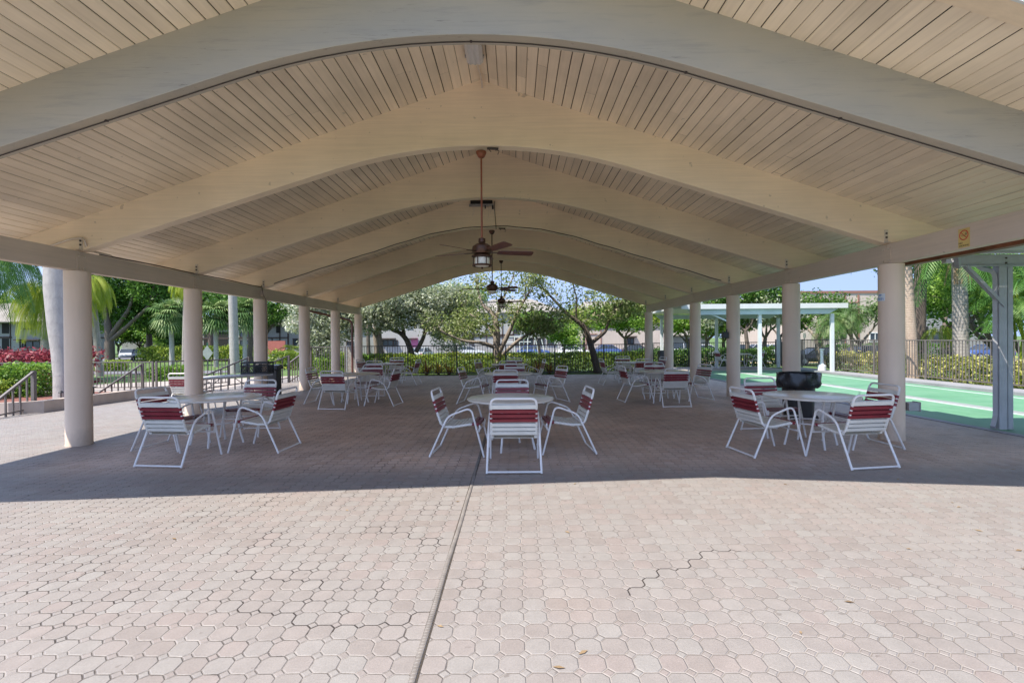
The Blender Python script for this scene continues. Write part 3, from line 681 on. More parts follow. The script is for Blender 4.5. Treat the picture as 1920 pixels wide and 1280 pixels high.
# ------------------------------------------------------------------ chairs
def chair_parts():
    t = empty('strap_chair', (0, 0, 0)); r = .0132; m = M['white']
    for s in (-1, 1):
        X = s * .295
        p = arc([(X * 1.06, -.36, .014), (X * 1.01, -.115, .545), (X, .19, .655), (X * 1.03, .36, .014)], .085, 7)
        MB().tube(p, r, 10).build('side_frame', m, t, smooth=40)
    bx = [Vector((-.258, .285, .335)), Vector((-.258, .31, .42)), Vector((-.258, .20, .435)), Vector((-.258, -.05, .395)), Vector((-.258, -.20, .40)), Vector((-.262, -.27, .60)), Vector((-.262, -.345, .865))]
    bx = bx + [Vector((-q.x, q.y, q.z)) for q in bx[::-1]]
    MB().tube(arc(bx, .07, 6), .0138, 10).build('seat_frame', m, t, smooth=40)
    for a, b in (((-.308, -.352, .03), (.308, -.352, .03)), ((-.297, -.168, .43), (.297, -.168, .43)), ((-.296, .275, .335), (.296, .275, .335))):
        MB().tube([a, b], .0115, 8).build('cross_bar', m, t, smooth=40)
    def P(k):   # along the back, k = height
        if k > .60: f = (k - .60) / .265; return Vector((0, -.27 - .075 * f, k))
        f = (k - .40) / .20; return Vector((0, -.20 - .07 * f, k))
    def strap(mb, c, tg, w, half):
        n = Vector((1, 0, 0)).cross(tg).normalized()
        if n.y < 0 and abs(n.y) > abs(n.z): n = -n
        e = .0165
        for q in (-1, 1): mb.bar(c + n * (q * e) + Vector((-half, 0, 0)), c + n * (q * e) + Vector((half, 0, 0)), .0028, w, tg)
        for s in (-1, 1):
            o = c + Vector((s * half, 0, 0)); pts = []
            mb.tube([o - tg * (w / 2), o + tg * (w / 2)], .0183, 10)
    wb, rb = MB(), MB(); wb.cur = .4
    for z0, w, red in ((.772, .050, 0), (.718, .039, 1), (.664, .039, 1), (.610, .039, 1), (.556, .039, 0), (.505, .039, 0), (.455, .038, 0)):
        a, b = P(z0 - .02), P(z0 + .02); strap(rb if red else wb, P(z0), (b - a).normalized(), w, .260)
    wb.build('back_straps', M['wstrap'], t, smooth=30); o = rb.build('back_straps', M['rstrap'], t, smooth=30); o['label'] = 'crimson back straps'
    ws, rs = MB(), MB(); path = [Vector((0, -.185, .399)), Vector((0, -.05, .395)), Vector((0, .20, .435)), Vector((0, .30, .425))]
    ln = [0]
    for a, b in zip(path[:-1], path[1:]): ln.append(ln[-1] + (b - a).length)
    def Q(d):
        for i in range(3):
            if d <= ln[i + 1] or i == 2:
                f = (d - ln[i]) / (ln[i + 1] - ln[i]); return path[i].lerp(path[i + 1], f), (path[i + 1] - path[i]).normalized()
    n = 9
    for i in range(n):
        c, tg = Q((i + .5) / n * ln[-1]); strap(rs if i >= n - 2 else ws, c, tg, .039, .257)
    ws.build('seat_straps', M['wstrap'], t, smooth=30); o = rs.build('seat_straps', M['rstrap'], t, smooth=30); o['label'] = 'crimson front seat straps'
    return t
proto = chair_parts(); first = [True]
def chair(x, y, dx, dy, label, group):
    if first[0]: t = proto; first[0] = False
    else: t = copy_tree(proto)
    t.location = (x, y, 0); t.rotation_euler = (0, 0, math.atan2(dy, dx) - PI / 2)
    tag(t, label, 'chair', group); return t
def table_parts():
    t = empty('round_table', (0, 0, 0)); prof = [(.02, .690), (.56, .690), (.605, .694), (.612, .705), (.608, .716), (.596, .720), (.02, .720)]
    MB().lathe(prof, 56).build('tabletop', M['ttop'], t, smooth=40)
    for k in range(4):
        a = PI / 4 + k * PI / 2 + .12; ca, sa = math.cos(a), math.sin(a)
        MB().tube(arc([(ca * r, sa * r, z) for r, z in ((.34, .69), (.29, .30), (.36, .012))], .09, 6), .015, 10).build('leg', M['white'], t, smooth=40)
    MB().tube([(.275 * math.cos(a), .275 * math.sin(a), .34) for a in np.linspace(0, 2 * PI, 41)[:-1]], .010, 8, closed=True).build('leg_hoop', M['white'], t, smooth=40)
    MB().tube([(.34 * math.cos(a), .34 * math.sin(a), .675) for a in np.linspace(0, 2 * PI, 41)[:-1]], .012, 8, closed=True).build('support_hoop', M['white'], t, smooth=40)
    return t
tproto = table_parts(); tf = [True]
def table(x, y, rz, label):
    if tf[0]: t = tproto; tf[0] = False
    else: t = copy_tree(tproto)
    t.location = (x, y, 0); t.rotation_euler = (0, 0, rz); tag(t, label, 'table', 'round patio tables')
G = 'strap chairs around the round tables'
TB = {
 'front centre table': ((-.07, 6.91, .3), [('near', -.02, 5.93, 0, 1), ('left', -.75, 6.68, 1, -.07), ('right', .69, 6.78, -1, -.08), ('far', -.05, 7.78, 0, -1)]),
 'front left table by the nearest column': ((-4.48, 7.31, .9), [('near', -4.34, 6.30, .1, 1), ('left', -5.02, 7.12, 1, -.12), ('right', -3.58, 6.98, -1, .05), ('far', -4.42, 8.15, 0, -1)]),
 'front right table before the bin': ((4.19, 6.97, .6), [('left', 3.33, 6.56, 1, .14), ('near', 4.10, 6.02, -.16, 1), ('right', 4.88, 6.93, -1, -.05), ('far', 4.08, 7.80, .1, -1)]),
 'second centre table': ((-.15, 11.88, .2), [('near', -.20, 11.05, .03, 1), ('left', -.98, 11.80, 1, -.2), ('right', .86, 11.95, -.9, -.42), ('far', -.02, 12.78, 0, -1)]),
 'second left table': ((-3.98, 12.10, .5), [('near', -4.02, 11.13, .12, 1), ('left', -4.72, 12.05, 1, -.05), ('right', -3.12, 11.60, -1, .12), ('far', -3.85, 12.95, .05, -1)]),
 'second right table': ((3.68, 12.12, .1), [('near', 3.55, 11.13, -.03, 1), ('left', 2.92, 11.95, 1, .1), ('right', 4.42, 12.15, -.96, -.28), ('far', 3.80, 13.08, 0, -1)]),
 'farthest left table': ((-4.51, 17.17, .4), [('near', -4.55, 16.12, 0, 1), ('left', -5.12, 17.1, 1, -.25), ('right', -3.62, 16.68, -1, .1), ('far', -4.45, 18.1, 0, -1)]),
 'farthest centre table': ((-.17, 16.06, .7), [('near', -.22, 15.28, 0, 1), ('left', -.92, 16.0, 1, -.35), ('right', .62, 16.0, -1, -.1), ('far', -.02, 16.95, 0, -1)]),
 'farthest right table': ((4.0, 16.78, .2), [('near', 4.15, 16.08, 0, 1), ('left', 3.18, 16.25, 1, .1), ('right', 4.88, 17.2, -1, -.15), ('far', 3.98, 17.8, 0, -1)]),
}
for nm, ((x, y, a), cs) in TB.items():
    table(x, y, a, 'white round patio table, the %s under the roof' % nm)
    for sd, cx, cy, dx, dy in cs:
        chair(cx, cy, dx, dy, 'strap chair, %s side of the %s' % (sd, nm), G)
chair(-7.12, 10.72, .08, 1, 'white chair with crimson straps tucked beside the grey folding table', G)
table(11.15, 24.6, .3, 'small white round table out beyond the green court')
chair(10.35, 24.4, 1, .05, 'white strap chair left of the table beyond the green court', G)
chair(12.0, 24.5, -1, .05, 'white strap chair right of the table beyond the green court', G)

# folding table with crates, bins
def folding():
    t = empty('folding_table', (-6.72, 11.38, 0), math.atan2(.83, .55), 'long grey plastic folding table beside the left columns', 'table')
    MB().box((0, 0, .72), (1.80, .72, .04)).build('tabletop', M['fold'], t, bevel=.012)
    for s in (-1, 1):
        b = MB(); b.tube(arc([(s * .66, -.30, .70), (s * .66, -.30, .012), (s * .66, .30, .012), (s * .66, .30, .70)], .04), .0125, 8); b.build('leg', M['steel'], t, smooth=40)
        b = MB(); b.tube([(s * .66, 0, .30), (s * .15, 0, .69)], .009, 8); b.tube([(s * .66, -.30, .30), (s * .66, .30, .30)], .009, 8); b.build('brace', M['steel'], t, smooth=40)
folding()
def crate(x, y, rz, label):
    t = empty('milk_crate', (x, y, .741), rz, label, 'crate', 'black milk crates on the folding table')
    b = MB(); w, h = .30, .29
    for sx, sy, n in ((1, 0, 0), (-1, 0, 0), (0, 1, 0), (0, -1, 0)):
        def Q(u, z): return (sx * w / 2 + (u if sy else 0), sy * w / 2 + (u if sx else 0), z)
        for z, th in ((.02, .04), (h - .02, .045), (h - .085, .02)): b.bar(Q(-w / 2, z), Q(w / 2, z), .010, th)
        for u in (-w / 2, w / 2): b.bar(Q(u, 0), Q(u, h), .012, .028, (sx, sy, 0) if True else None)
        for k in range(-3, 4):
            for d in (-1, 1):
                u0, u1 = k * .045 - d * .05, k * .045 + d * .05
                u0, u1 = max(-w / 2, min(w / 2, u0)), max(-w / 2, min(w / 2, u1))
                b.bar(Q(u0, .04), Q(u1, h - .09), .006, .010, (sx, sy, 0))
    b.build('mesh_sides', M['black'], t)
    MB().box((0, 0, .008), (w, w, .014)).build('crate_floor', M['black'], t)
crate(-6.50, 11.98, .06, 'black plastic milk crate, left one on the folding table')
crate(-6.17, 12.0, .02, 'black plastic milk crate, right one on the folding table')
def bin_(x, y, label):
    t = empty('lined_bin', (x, y, 0), 0, label, 'bin')
    MB().lathe([(.22, .03), (.25, .05), (.27, .4), (.285, .80), (.29, .82)], 32).build('bin_body', M['black'], t, smooth=40)
    b = MB(); n = 48; rows = [(.30, .86), (.325, .87), (.335, .83), (.33, .74), (.34, .66), (.325, .60), (.30, .58)]; vs = []
    rg = random.Random(8); ph = [rg.uniform(0, 6) for _ in range(6)]
    for j, (r, z) in enumerate(rows):
        for k in range(n):
            a = 2 * PI * k / n; q = .012 * math.sin(5 * a + ph[0] + j) + .010 * math.sin(9 * a + ph[1] - j * .8) + .007 * math.sin(15 * a + ph[2] + j * 1.7)
            e = 1.14 if abs(math.cos(a)) > .6 else 1.0
            vs.append(((r * (1 + .16 * abs(math.cos(a))) + q * (j > 0)) * math.cos(a), (r + q) * math.sin(a), z + .02 * math.sin(3 * a + ph[3]) * (j > 3)))
    fs = [(j * n + k, j * n + (k + 1) % n, (j + 1) * n + (k + 1) % n, (j + 1) * n + k) for j in range(len(rows) - 1) for k in range(n)]
    b.add(vs, fs); b.build('bin_liner', M['bag'], t, smooth=60)
    for s in (-1, 1):
        w_ = MB(); w_.tube([(s * .17, -.24, .045), (s * .21, -.24, .045)], .045, 14); w_.build('wheel', M['tyre'], t, smooth=40)
bin_(5.36, 9.30, 'black round bin lined with a crinkled black bag')
t = empty('slim_bin', (-6.60, 13.38, 0), 0, 'dark slim litter bin half hidden behind a left column', 'bin')
MB().box((0, 0, .38), (.27, .27, .76)).build('bin_body', M['black'], t, bevel=.02)
MB().prism([(-.17, .765), (.17, .765), (.18, .82), (.05, .90), (-.14, .87)], 'X', -.17, .17).build('lid', M['bag'], t, bevel=.02)

V, T = [], []; rl = random.Random(77)
for k in range(90):
    x, y = rl.uniform(-6, 7), rl.choice([rl.uniform(2.2, 8), rl.uniform(2.2, 20)]); a = rl.uniform(0, 2 * PI); l = rl.uniform(.012, .032); ca, sa = math.cos(a) * l, math.sin(a) * l
    V += [(x - ca, y - sa, .004), (x - sa * .35, y + ca * .35, .008), (x + ca, y + sa, .005), (x + sa * .35, y - ca * .35, .006)]; T.append(rl.random())
LITTER = (V, T)
# ------------------------------------------------------------------ fences and rails
def fence(pts, h, mat, label, z0=0, sp=.11, bay=2.3, pr=.009, follow=False, group=None):
    t = empty('metal_fence', (pts[0][0], pts[0][1], 0), 0, label, 'fence', group); ox, oy = pts[0]
    for (xa, ya), (xb, yb) in zip(pts[:-1], pts[1:]):
        L = math.hypot(xb - xa, yb - ya); nb = max(1, round(L / bay))
        for i in range(nb):
            a, b = i / nb, (i + 1) / nb
            P = lambda q: (xa + (xb - xa) * q - ox, ya + (yb - ya) * q - oy)
            (x0, y0), (x1, y1) = P(a), P(b); za = gz(x0 + ox, y0 + oy) + .06 if follow else z0; zb = gz(x1 + ox, y1 + oy) + .06 if follow else z0
            MB().box((x0, y0, za + h / 2), (.05, .05, h)).build('post', mat, t)
            p = MB(); p.bar((x0, y0, za + h - .02), (x1, y1, zb + h - .02), .042, .035); p.bar((x0, y0, za + .09), (x1, y1, zb + .09), .03, .03)
            m = int(math.hypot(x1 - x0, y1 - y0) / sp)
            for k in range(1, m):
                f = k / m; x, y, z = x0 + (x1 - x0) * f, y0 + (y1 - y0) * f, za + (zb - za) * f
                p.box((x, y, z + h / 2 + .02), (pr * 2, pr * 2, h - .10))
            p.build('picket_panel', mat, t)
    MB().box((xb - ox, yb - oy, zb + h / 2), (.05, .05, h)).build('post', mat, t)
    return t
fence([(-6.75, 21.15), (5.95, 21.15)], 1.29, M['shaded_fence'], 'picket fence across the back of the patio, shade coloured near black')
fence([(-8.9, 21.1), (-7.35, 21.12)], 1.28, M['fence'], 'short bronze fence length left of the lattice panel')
fence([(6.7, 25.8), (14.0, 25.8)], 1.28, M['shaded_fence'], 'fence behind the green court canopy, shade coloured near black')
fence([(13.65, 7.0), (13.65, 25.7)], 1.32, M['rail'], 'taupe picket fence along the right side of the court', z0=.09)
fence([(-19, 15.55), (-11.6, 15.6)], .92, M['rail'], 'low taupe fence in front of the crimson hedge')
fence([(-11.5, 15.62), (-10.15, 17.3)], .92, M['rail'], 'short low taupe fence turning away beside the steps')
t = empty('lattice_gate', (-7.08, 21.1, 0), 0, 'grey lattice panel in a frame beside the brown downspout', 'gate')
MB().box((0, 0, .66), (.34, .02, 1.2)).build('lattice_panel', M['panel'], t)
b = MB(); 
for s in (-1, 1): b.box((s * .19, 0, .66), (.04, .05, 1.3))
b.box((0, 0, 1.30), (.44, .05, .03)); b.build('gate_frame', M['steel'], t)
def handrail(p0, p1, label, z0, z1, n=7, low=False):
    """sloped stair rail from p0 (low end) to p1 (high end); z are top rail heights"""
    t = empty('stair_handrail', (p1[0], p1[1], 0), 0, label, 'handrail', 'handrails at the left steps'); a = Vector((p0[0] - p1[0], p0[1] - p1[1], z0)); b = Vector((0, 0, z1))
    MB().bar(a, b, .05, .04).build('top_rail', M['rail'], t)
    MB().box((0, 0, z1 / 2 + .01), (.07, .07, z1 + .02)).build('post', M['rail'], t)
    g0 = .03; la, lb = Vector((a.x, a.y, max(.03, z0 - .83))), Vector((0, 0, max(.06, z1 - .80)))
    MB().bar(la, lb, .03, .03).build('bottom_rail', M['rail'], t)
    for k in range(n):
        f = k / n; x, y = a.x * (1 - f), a.y * (1 - f); zt = a.z * (1 - f) + z1 * f; MB().box((x, y, zt / 2), (.028, .028, zt)).build('baluster', M['rail'], t)
    return t
handrail((-10.60, 9.5), (-10.74, 10.85), 'taupe sloping handrail at the far left edge of the patio', .06, .90, 8)
handrail((-11.9, 13.9), (-11.40, 14.9), 'taupe sloping handrail between the two nearest left columns', .10, .87, 7)
handrail((-9.95, 14.6), (-8.75, 16.0), 'taupe handrail rising behind the milk crates', .25, 1.0, 9)
handrail((-9.2, 17.3), (-8.35, 18.0), 'short taupe handrail seen right of the crates', .55, .98, 5)
handrail((-8.4, 18.2), (-8.2, 19.6), 'tall taupe stair rail between the third and fourth left columns', .72, 1.28, 9)
# planter wall, curved
pw = [(-12.2, 10.30), (-10.9, 10.45), (-10.42, 10.75), (-10.32, 11.8), (-10.18, 12.9), (-9.86, 13.7), (-9.60, 14.25)]
b = MB(); top = .26
for p, q in zip(pw[:-1], pw[1:]): 
    b.add([(p[0], p[1], -.05), (q[0], q[1], -.05), (q[0] - .2, q[1] + .05, -.05), (p[0] - .2, p[1] + .05, -.05), (p[0], p[1], top), (q[0], q[1], top), (q[0] - .2, q[1] + .05, top), (p[0] - .2, p[1] + .05, top)], [(0, 3, 2, 1), (4, 5, 6, 7), (0, 1, 5, 4), (2, 3, 7, 6), (1, 2, 6, 5), (0, 4, 7, 3)])
tag(b.build('planter_wall', M['planter']), 'low curved cream planter wall left of the patio', 'planter wall')
b = MB(); b.tube([(-11.3, 12.1, .1), (-11.3, 12.1, .30)], .012, 6); b.lathe([(.05, .29), (.055, .30), (.03, .34), (.01, .35)], 12, (-11.3, 12.1, 0)); tag(b.build('path_light', M['black']), 'small black path light in the red mulch', 'garden light')
b = MB(); b.box((-10.55, 12.05, .26), (.15, .15, .33)); b.box((-10.55, 12.05, .43), (.20, .20, .03)); tag(b.build('bollard_light', M['black'], bevel=.01), 'black floodlight box at the foot of the smooth grey palm', 'garden light')

# ------------------------------------------------------------------ court canopies
def grey_canopy():
    t = empty('grey_canopy', (8.05, 8.05, 0), 0, 'grey aluminium canopy with braced post standing by the court', 'canopy')
    b = MB(); b.box((-.07, 0, 1.35), (.14, .02, 2.72)); b.box((-.135, .05, 1.35), (.015, .10, 2.72)); b.box((.0, .05, 1.35), (.02, .12, 2.72)); b.box((.06, .03, 1.35), (.10, .03, 2.72)); b.build('post', M['canopy'], t)
    b = MB(); b.box((3.0, .02, 2.765), (7.7, .05, .19)); b.box((3.0, -.02, 2.672), (7.7, .10, .012)); b.build('edge_beam', M['canopy'], t)
    b = MB(); b.bar((-.68, .0, 2.68), (-.06, .0, 2.02), .05, .07, (0, 1, 0)); b.build('brace', M['canopy'], t)
    b = MB(); b.bar((-1.0, -.2, 2.84), (-.80, .0, 2.66), .05, .07, (0, 1, 0)); b.build('brace', M['canopy'], t)
    b = MB(); n = 22
    for k in range(n):
        y = -4.6 + k * .21; zz = 2.875 + .0 * k; b.box((3.0, y + .10, zz + (.012 if k % 2 else 0)), (7.8, .205, .02))
    b.build('roof_sheet', M['underside'], t)
    b = MB(); b.box((3.0, .09, 2.80), (7.9, .09, .12)); b.build('gutter', M['cwhite'], t)
    b = MB(); b.tube(arc([(-.42, .06, 2.80), (-.42, .06, 2.66), (-.20, .04, 2.60), (-.17, .03, 2.5), (-.17, .03, .20), (-.30, -.06, .05)], .09, 5), .042, 4); b.build('downspout', M['canopy'], t, smooth=30)
    for z in (2.72, 2.80): MB().tube([(-.03, -.012, z), (-.03, -.022, z)], .014, 8).build('bolt', M['cable'], t)
    b = MB(); b.box((6.4, 0, 1.35), (.14, .12, 2.72)); b.build('post', M['canopy'], t)
    b = MB(); b.box((6.4, -4.3, 1.35), (.14, .12, 2.72)); b.build('post', M['canopy'], t)
grey_canopy()
def white_canopy():
    t = empty('white_canopy', (6.9, 20.4, 0), 0, 'long white flat roofed shelter at the far end of the court', 'canopy')
    b = MB(); b.box((3.3, 2.35, 2.80), (6.75, 5.3, .10)); b.build('roof_panel', M['cwhite'], t)
    b = MB(); b.box((3.3, -.33, 2.80), (6.8, .05, .20)); b.build('fascia', M['cwhite'], t)
    b = MB(); b.prism([(.2, 2.69), (.45, 2.47), (6.0, 2.47), (6.4, 2.69)], 'Y', -.22, -.15); b.build('edge_beam', M['cblue'], t)
    b = MB(); b.prism([(.2, 2.69), (.45, 2.47), (6.0, 2.47), (6.4, 2.69)], 'Y', 4.4, 4.47); b.build('edge_beam', M['cblue'], t)
    for x, y in ((3.22, -.1), (6.2, -.1), (3.25, 4.3), (6.35, 4.3), (.5, 4.3)):
        MB().box((x, y, 1.24), (.13, .10, 2.48)).build('post', M['fixt'], t)
    b = MB(); b.bar((1.1, -.1, 2.55), (1.9, -.1, 2.2), .04, .05); b.build('brace', M['fixt'], t)
white_canopy()
b = MB(); b.lathe([(.16, .1), (.16, .3), (.08, .36), (.06, .5), (.06, .95), (.10, .99), (.10, 1.02)], 20, (13.05, 20.9, 0)); tag(b.build('white_pedestal', M['fixt'], smooth=40), 'white pedestal stand at the corner of the court', 'pedestal')
t = empty('utility_cabinet', (6.15, 20.2, 0), 0, 'dark metal cabinet between the two farthest right columns', 'cabinet')
MB().box((.05, 0, .52), (.55, .3, 1.0)).build('cabinet_body', M['black'], t, bevel=.01)
b = MB(); b.tube([(.16, -.2, 0), (.16, -.2, 2.55)], .06, 10); tag(b.build('dark_pole', M['brownpipe'], smooth=40), 'dark brown round pole behind the farthest right columns', 'pole').location = (6.1, 20.6, 0)

# ------------------------------------------------------------------ vegetation
class LV:
    """many leaf quads, built with numpy"""
    def __init__(s, seed): s.rg = np.random.default_rng(seed); s.P = []; s.S = []; s.T = []
    def cloud(s, c, rad, n, size, shell=.35, sizev=.35):
        c = np.asarray(c, float); rad = np.asarray(rad, float)
        d = s.rg.normal(size=(n, 3)); d /= np.linalg.norm(d, axis=1)[:, None]
        r = (shell + (1 - shell) * s.rg.random(n)) ** .6
        s.P.append(c + d * rad * r[:, None]); s.S.append(size * (1 + sizev * s.rg.normal(size=n))); s.T.append(s.rg.random(n)); return s
    def box(s, lo, hi, n, size, surf=.7, rough=.12):
        lo, hi = np.asarray(lo, float), np.asarray(hi, float); p = s.rg.random((n, 3)); m = s.rg.random(n) < surf
        f = s.rg.integers(0, 4, n); p[m & (f == 0), 2] = 1; p[m & (f == 3), 2] = .97; p[m & (f == 1), 1] = 0; p[m & (f == 2), 1] = s.rg.random((m & (f == 2)).sum()) * .4
        q = lo + p * (hi - lo); w = np.sin(q[:, 0] * 2.1) * .5 + np.sin(q[:, 0] * 5.3 + 1) * .3 + np.sin(q[:, 0] * 11 + q[:, 1] * 7) * .25
        q[:, 2] += w * rough * (p[:, 2]); q[:, 1] -= np.cos(q[:, 0] * 3.7 + q[:, 2] * 4) * rough * .6 * (1 - p[:, 1])
        q += s.rg.normal(size=q.shape) * size * .5
        s.P.append(q); s.S.append(size * (1 + .3 * s.rg.normal(size=n))); s.T.append(s.rg.random(n)); return s
    def build(s, name, mat, parent=None, asp=.5, upb=.6, hang=0):
        P = np.concatenate(s.P); S = np.abs(np.concatenate(s.S)) + .005; T = np.concatenate(s.T); n = len(P)
        nr = s.rg.normal(size=(n, 3)); nr[:, 2] += upb; nr /= np.linalg.norm(nr, axis=1)[:, None]
        a = s.rg.normal(size=(n, 3)); a[:, 2] -= hang; a -= nr * (a * nr).sum(1)[:, None]; a /= np.linalg.norm(a, axis=1)[:, None]
        b = np.cross(nr, a); L = S[:, None]
        V = np.stack([P - a * L * .5, P + b * L * asp * .5 + nr * L * .06, P + a * L * .5, P - b * L * asp * .5 + nr * L * .06], 1).reshape(-1, 3)
        return quads(name, V, T, mat, parent)
def quads(name, V, T, mat, parent=None):
    n = len(V) // 4; me = bpy.data.meshes.new(name); me.vertices.add(4 * n); me.vertices.foreach_set('co', np.ascontiguousarray(V, np.float32).ravel())
    me.loops.add(4 * n); me.loops.foreach_set('vertex_index', np.arange(4 * n, dtype=np.int32)); me.polygons.add(n)
    me.polygons.foreach_set('loop_start', np.arange(0, 4 * n, 4, dtype=np.int32)); me.update(calc_edges=True)
    at_ = me.attributes.new('rnd', 'FLOAT', 'FACE'); at_.data.foreach_set('value', np.asarray(T, np.float32))
    me.materials.append(mat); o = bpy.data.objects.new(name, me); C.objects.link(o)
    if parent is not None: o.parent = parent
    return o
def grow(mb, p, d, L, r, depth, rg, tips, bend=.25, gn=.12, split=(2, 3), sh=.72, spread=.6):
    pts, rs = [p.copy()], [r]; n = 5; q = p.copy(); dd = d.copy()
    for i in range(n):
        dd = (dd + Vector((rg.gauss(0, bend), rg.gauss(0, bend), rg.gauss(gn, bend * .6))) * .5).normalized(); q = q + dd * (L / n); pts.append(q.copy()); rs.append(r * (1 - .4 * (i + 1) / n))
    mb.tube(pts, rs, 7 if r > .05 else 5, caps=False)
    if depth == 0: tips.append((q.copy(), dd.copy())); tips.append((pts[3].copy(), dd.copy())); return
    if depth == 1: tips.append((pts[4].copy(), dd.copy()))
    for k in range(rg.randint(*split)):
        v = Vector((rg.gauss(0, spread), rg.gauss(0, spread), rg.gauss(.05, spread * .5)))
        grow(mb, q if k < 2 else pts[3], (dd + v).normalized(), L * sh * rg.uniform(.8, 1.15), rs[-1] * .78, depth - 1, rg, tips, bend, gn, split, sh, spread)
DENS = {}
def tree(name, label, base, h, leaf, bark, seed, depth=3, r=.16, lean=(0, 0), nleaf=12000, size=.12, crad=.8, limbs=None, group=None, cat='tree', spread=.6, asp=.5, extra=None, fork=.4, sh=.74):
    """limbs: optional list of explicit polylines [(pts, r0, r1)] in world space whose ends keep branching"""
    rg = random.Random(seed); t = empty(name, base, 0, label, cat, group); B = Vector(base); mb = MB(); tips = []
    if limbs:
        for pts, r0, r1, br in limbs:
            pts = [Vector(p) - B for p in pts]; pp = arc(pts, .35, 4); m = len(pp); mb.tube(pp, [r0 + (r1 - r0) * i / (m - 1) for i in range(m)], 9, caps=False)
            if br:
                L, dp = br; d = (pts[-1] - pts[-2]).normalized()
                for k in range(3):
                    v = Vector((rg.gauss(0, .5), rg.gauss(0, .5), rg.gauss(.1, .3))); grow(mb, pts[-1].copy(), (d + v * (k > 0)).normalized(), L, r1 * .8, dp, rg, tips, spread=spread)
    else:
        d = Vector((lean[0], lean[1], 1)).normalized(); top = d * (h * fork)
        mb.tube([Vector((0, 0, -.2)), d * (h * fork * .25) + Vector((rg.gauss(0, .06), rg.gauss(0, .06), 0)), d * (h * fork * .6) + Vector((rg.gauss(0, .1), 0, 0)), top], [r * 1.35, r * 1.05, r * .95, r * .85], 9, caps=False)
        for k in range(rg.randint(3, 4)):
            a = rg.uniform(0, 2 * PI); v = Vector((math.cos(a) * .75, math.sin(a) * .75, .75)).normalized()
            grow(mb, top.copy(), v, h * .22, r * .6, depth, rg, tips, spread=spread, sh=sh)
    mb.build('trunk', bark, t, smooth=60)
    lv = LV(seed + 1); nleaf = int(nleaf * DENS.get(label, 1.0)); per = max(8, int(nleaf / max(1, len(tips))))
    for q, dd in tips:
        k = rg.uniform(.55, 1.2); lv.cloud(q + dd * .15, (crad * k, crad * k, crad * k * .75), int(per * k), size, .1)
    if extra:
        for c, rad, n in extra: lv.cloud(Vector(c) - B, rad, n, size, .3)
    lv.build('crown', leaf, t, asp)
    return t
def hedge(name, label, x0, x1, y0, y1, z0, h, leaf, n, size, seed, cat='hedge', core=(.02, .035, .012), asp=.55, rough=.12):
    t = empty(name, ((x0 + x1) / 2, (y0 + y1) / 2, z0), 0, label, cat); w, d = (x1 - x0) / 2, (y1 - y0) / 2
    b = MB(); m = max(4, int((x1 - x0) / .35)); rg = random.Random(seed)
    for k in range(m):
        xa, xb = -w + 2 * w * k / m, -w + 2 * w * (k + 1) / m
        for _ in range(3):
            p = Vector((rg.uniform(xa, xb), rg.uniform(-d * .7, d * .7), 0)); q = p + Vector((rg.gauss(0, .12), rg.gauss(0, .1), h * rg.uniform(.6, .95))); b.tube([p, (p + q) / 2 + Vector((.03, 0, 0)), q], [.012, .009, .004], 4)
    o = b.build('stems', M['bark'], t); o['kind'] = 'stuff'
    LV(seed).box((-w, -d, .04), (w, d, h), n, size, .62, rough).build('foliage', leaf, t, asp)
    return t
def frond_quads(V, T, org, az, el, L, leaf, wd, nl, droop, rg, hang=.6, curl=1.0, half=1.0):
    """feather frond: rachis arching outward, leaflets hanging from it"""
    p = Vector(org); d = Vector((math.cos(az) * math.cos(el), math.sin(az) * math.cos(el), math.sin(el))); st = L / nl; side = Vector((-math.sin(az), math.cos(az), 0)); tone = rg.random() * .6
    path = [p.copy()]
    for i in range(nl):
        d = (d + Vector((0, 0, -droop * curl * st / L * 2.2))).normalized(); q = p + d * st
        V += [p + side * .02, q + side * .015, q - side * .015, p - side * .02]; T.append(.35)
        f = i / nl
        if f > .10:
            ll = leaf * math.sin(PI * min(1, .12 + f * .88)) ** .6 * rg.uniform(.85, 1.1)
            for s in (-1, 1):
                a = (side * s * (1 - hang * .6) + d * .45 + Vector((0, 0, -hang))).normalized(); e = p + a * ll + Vector((0, 0, -hang * ll * .25)); mid = p + a * ll * .5
                wv = d * wd
                V += [p - wv * .3, mid - wv * .5, e, mid + wv * .5]; T.append(min(1, max(0, tone + rg.uniform(0, .4))))
        p = q; path.append(p.copy())
    return path
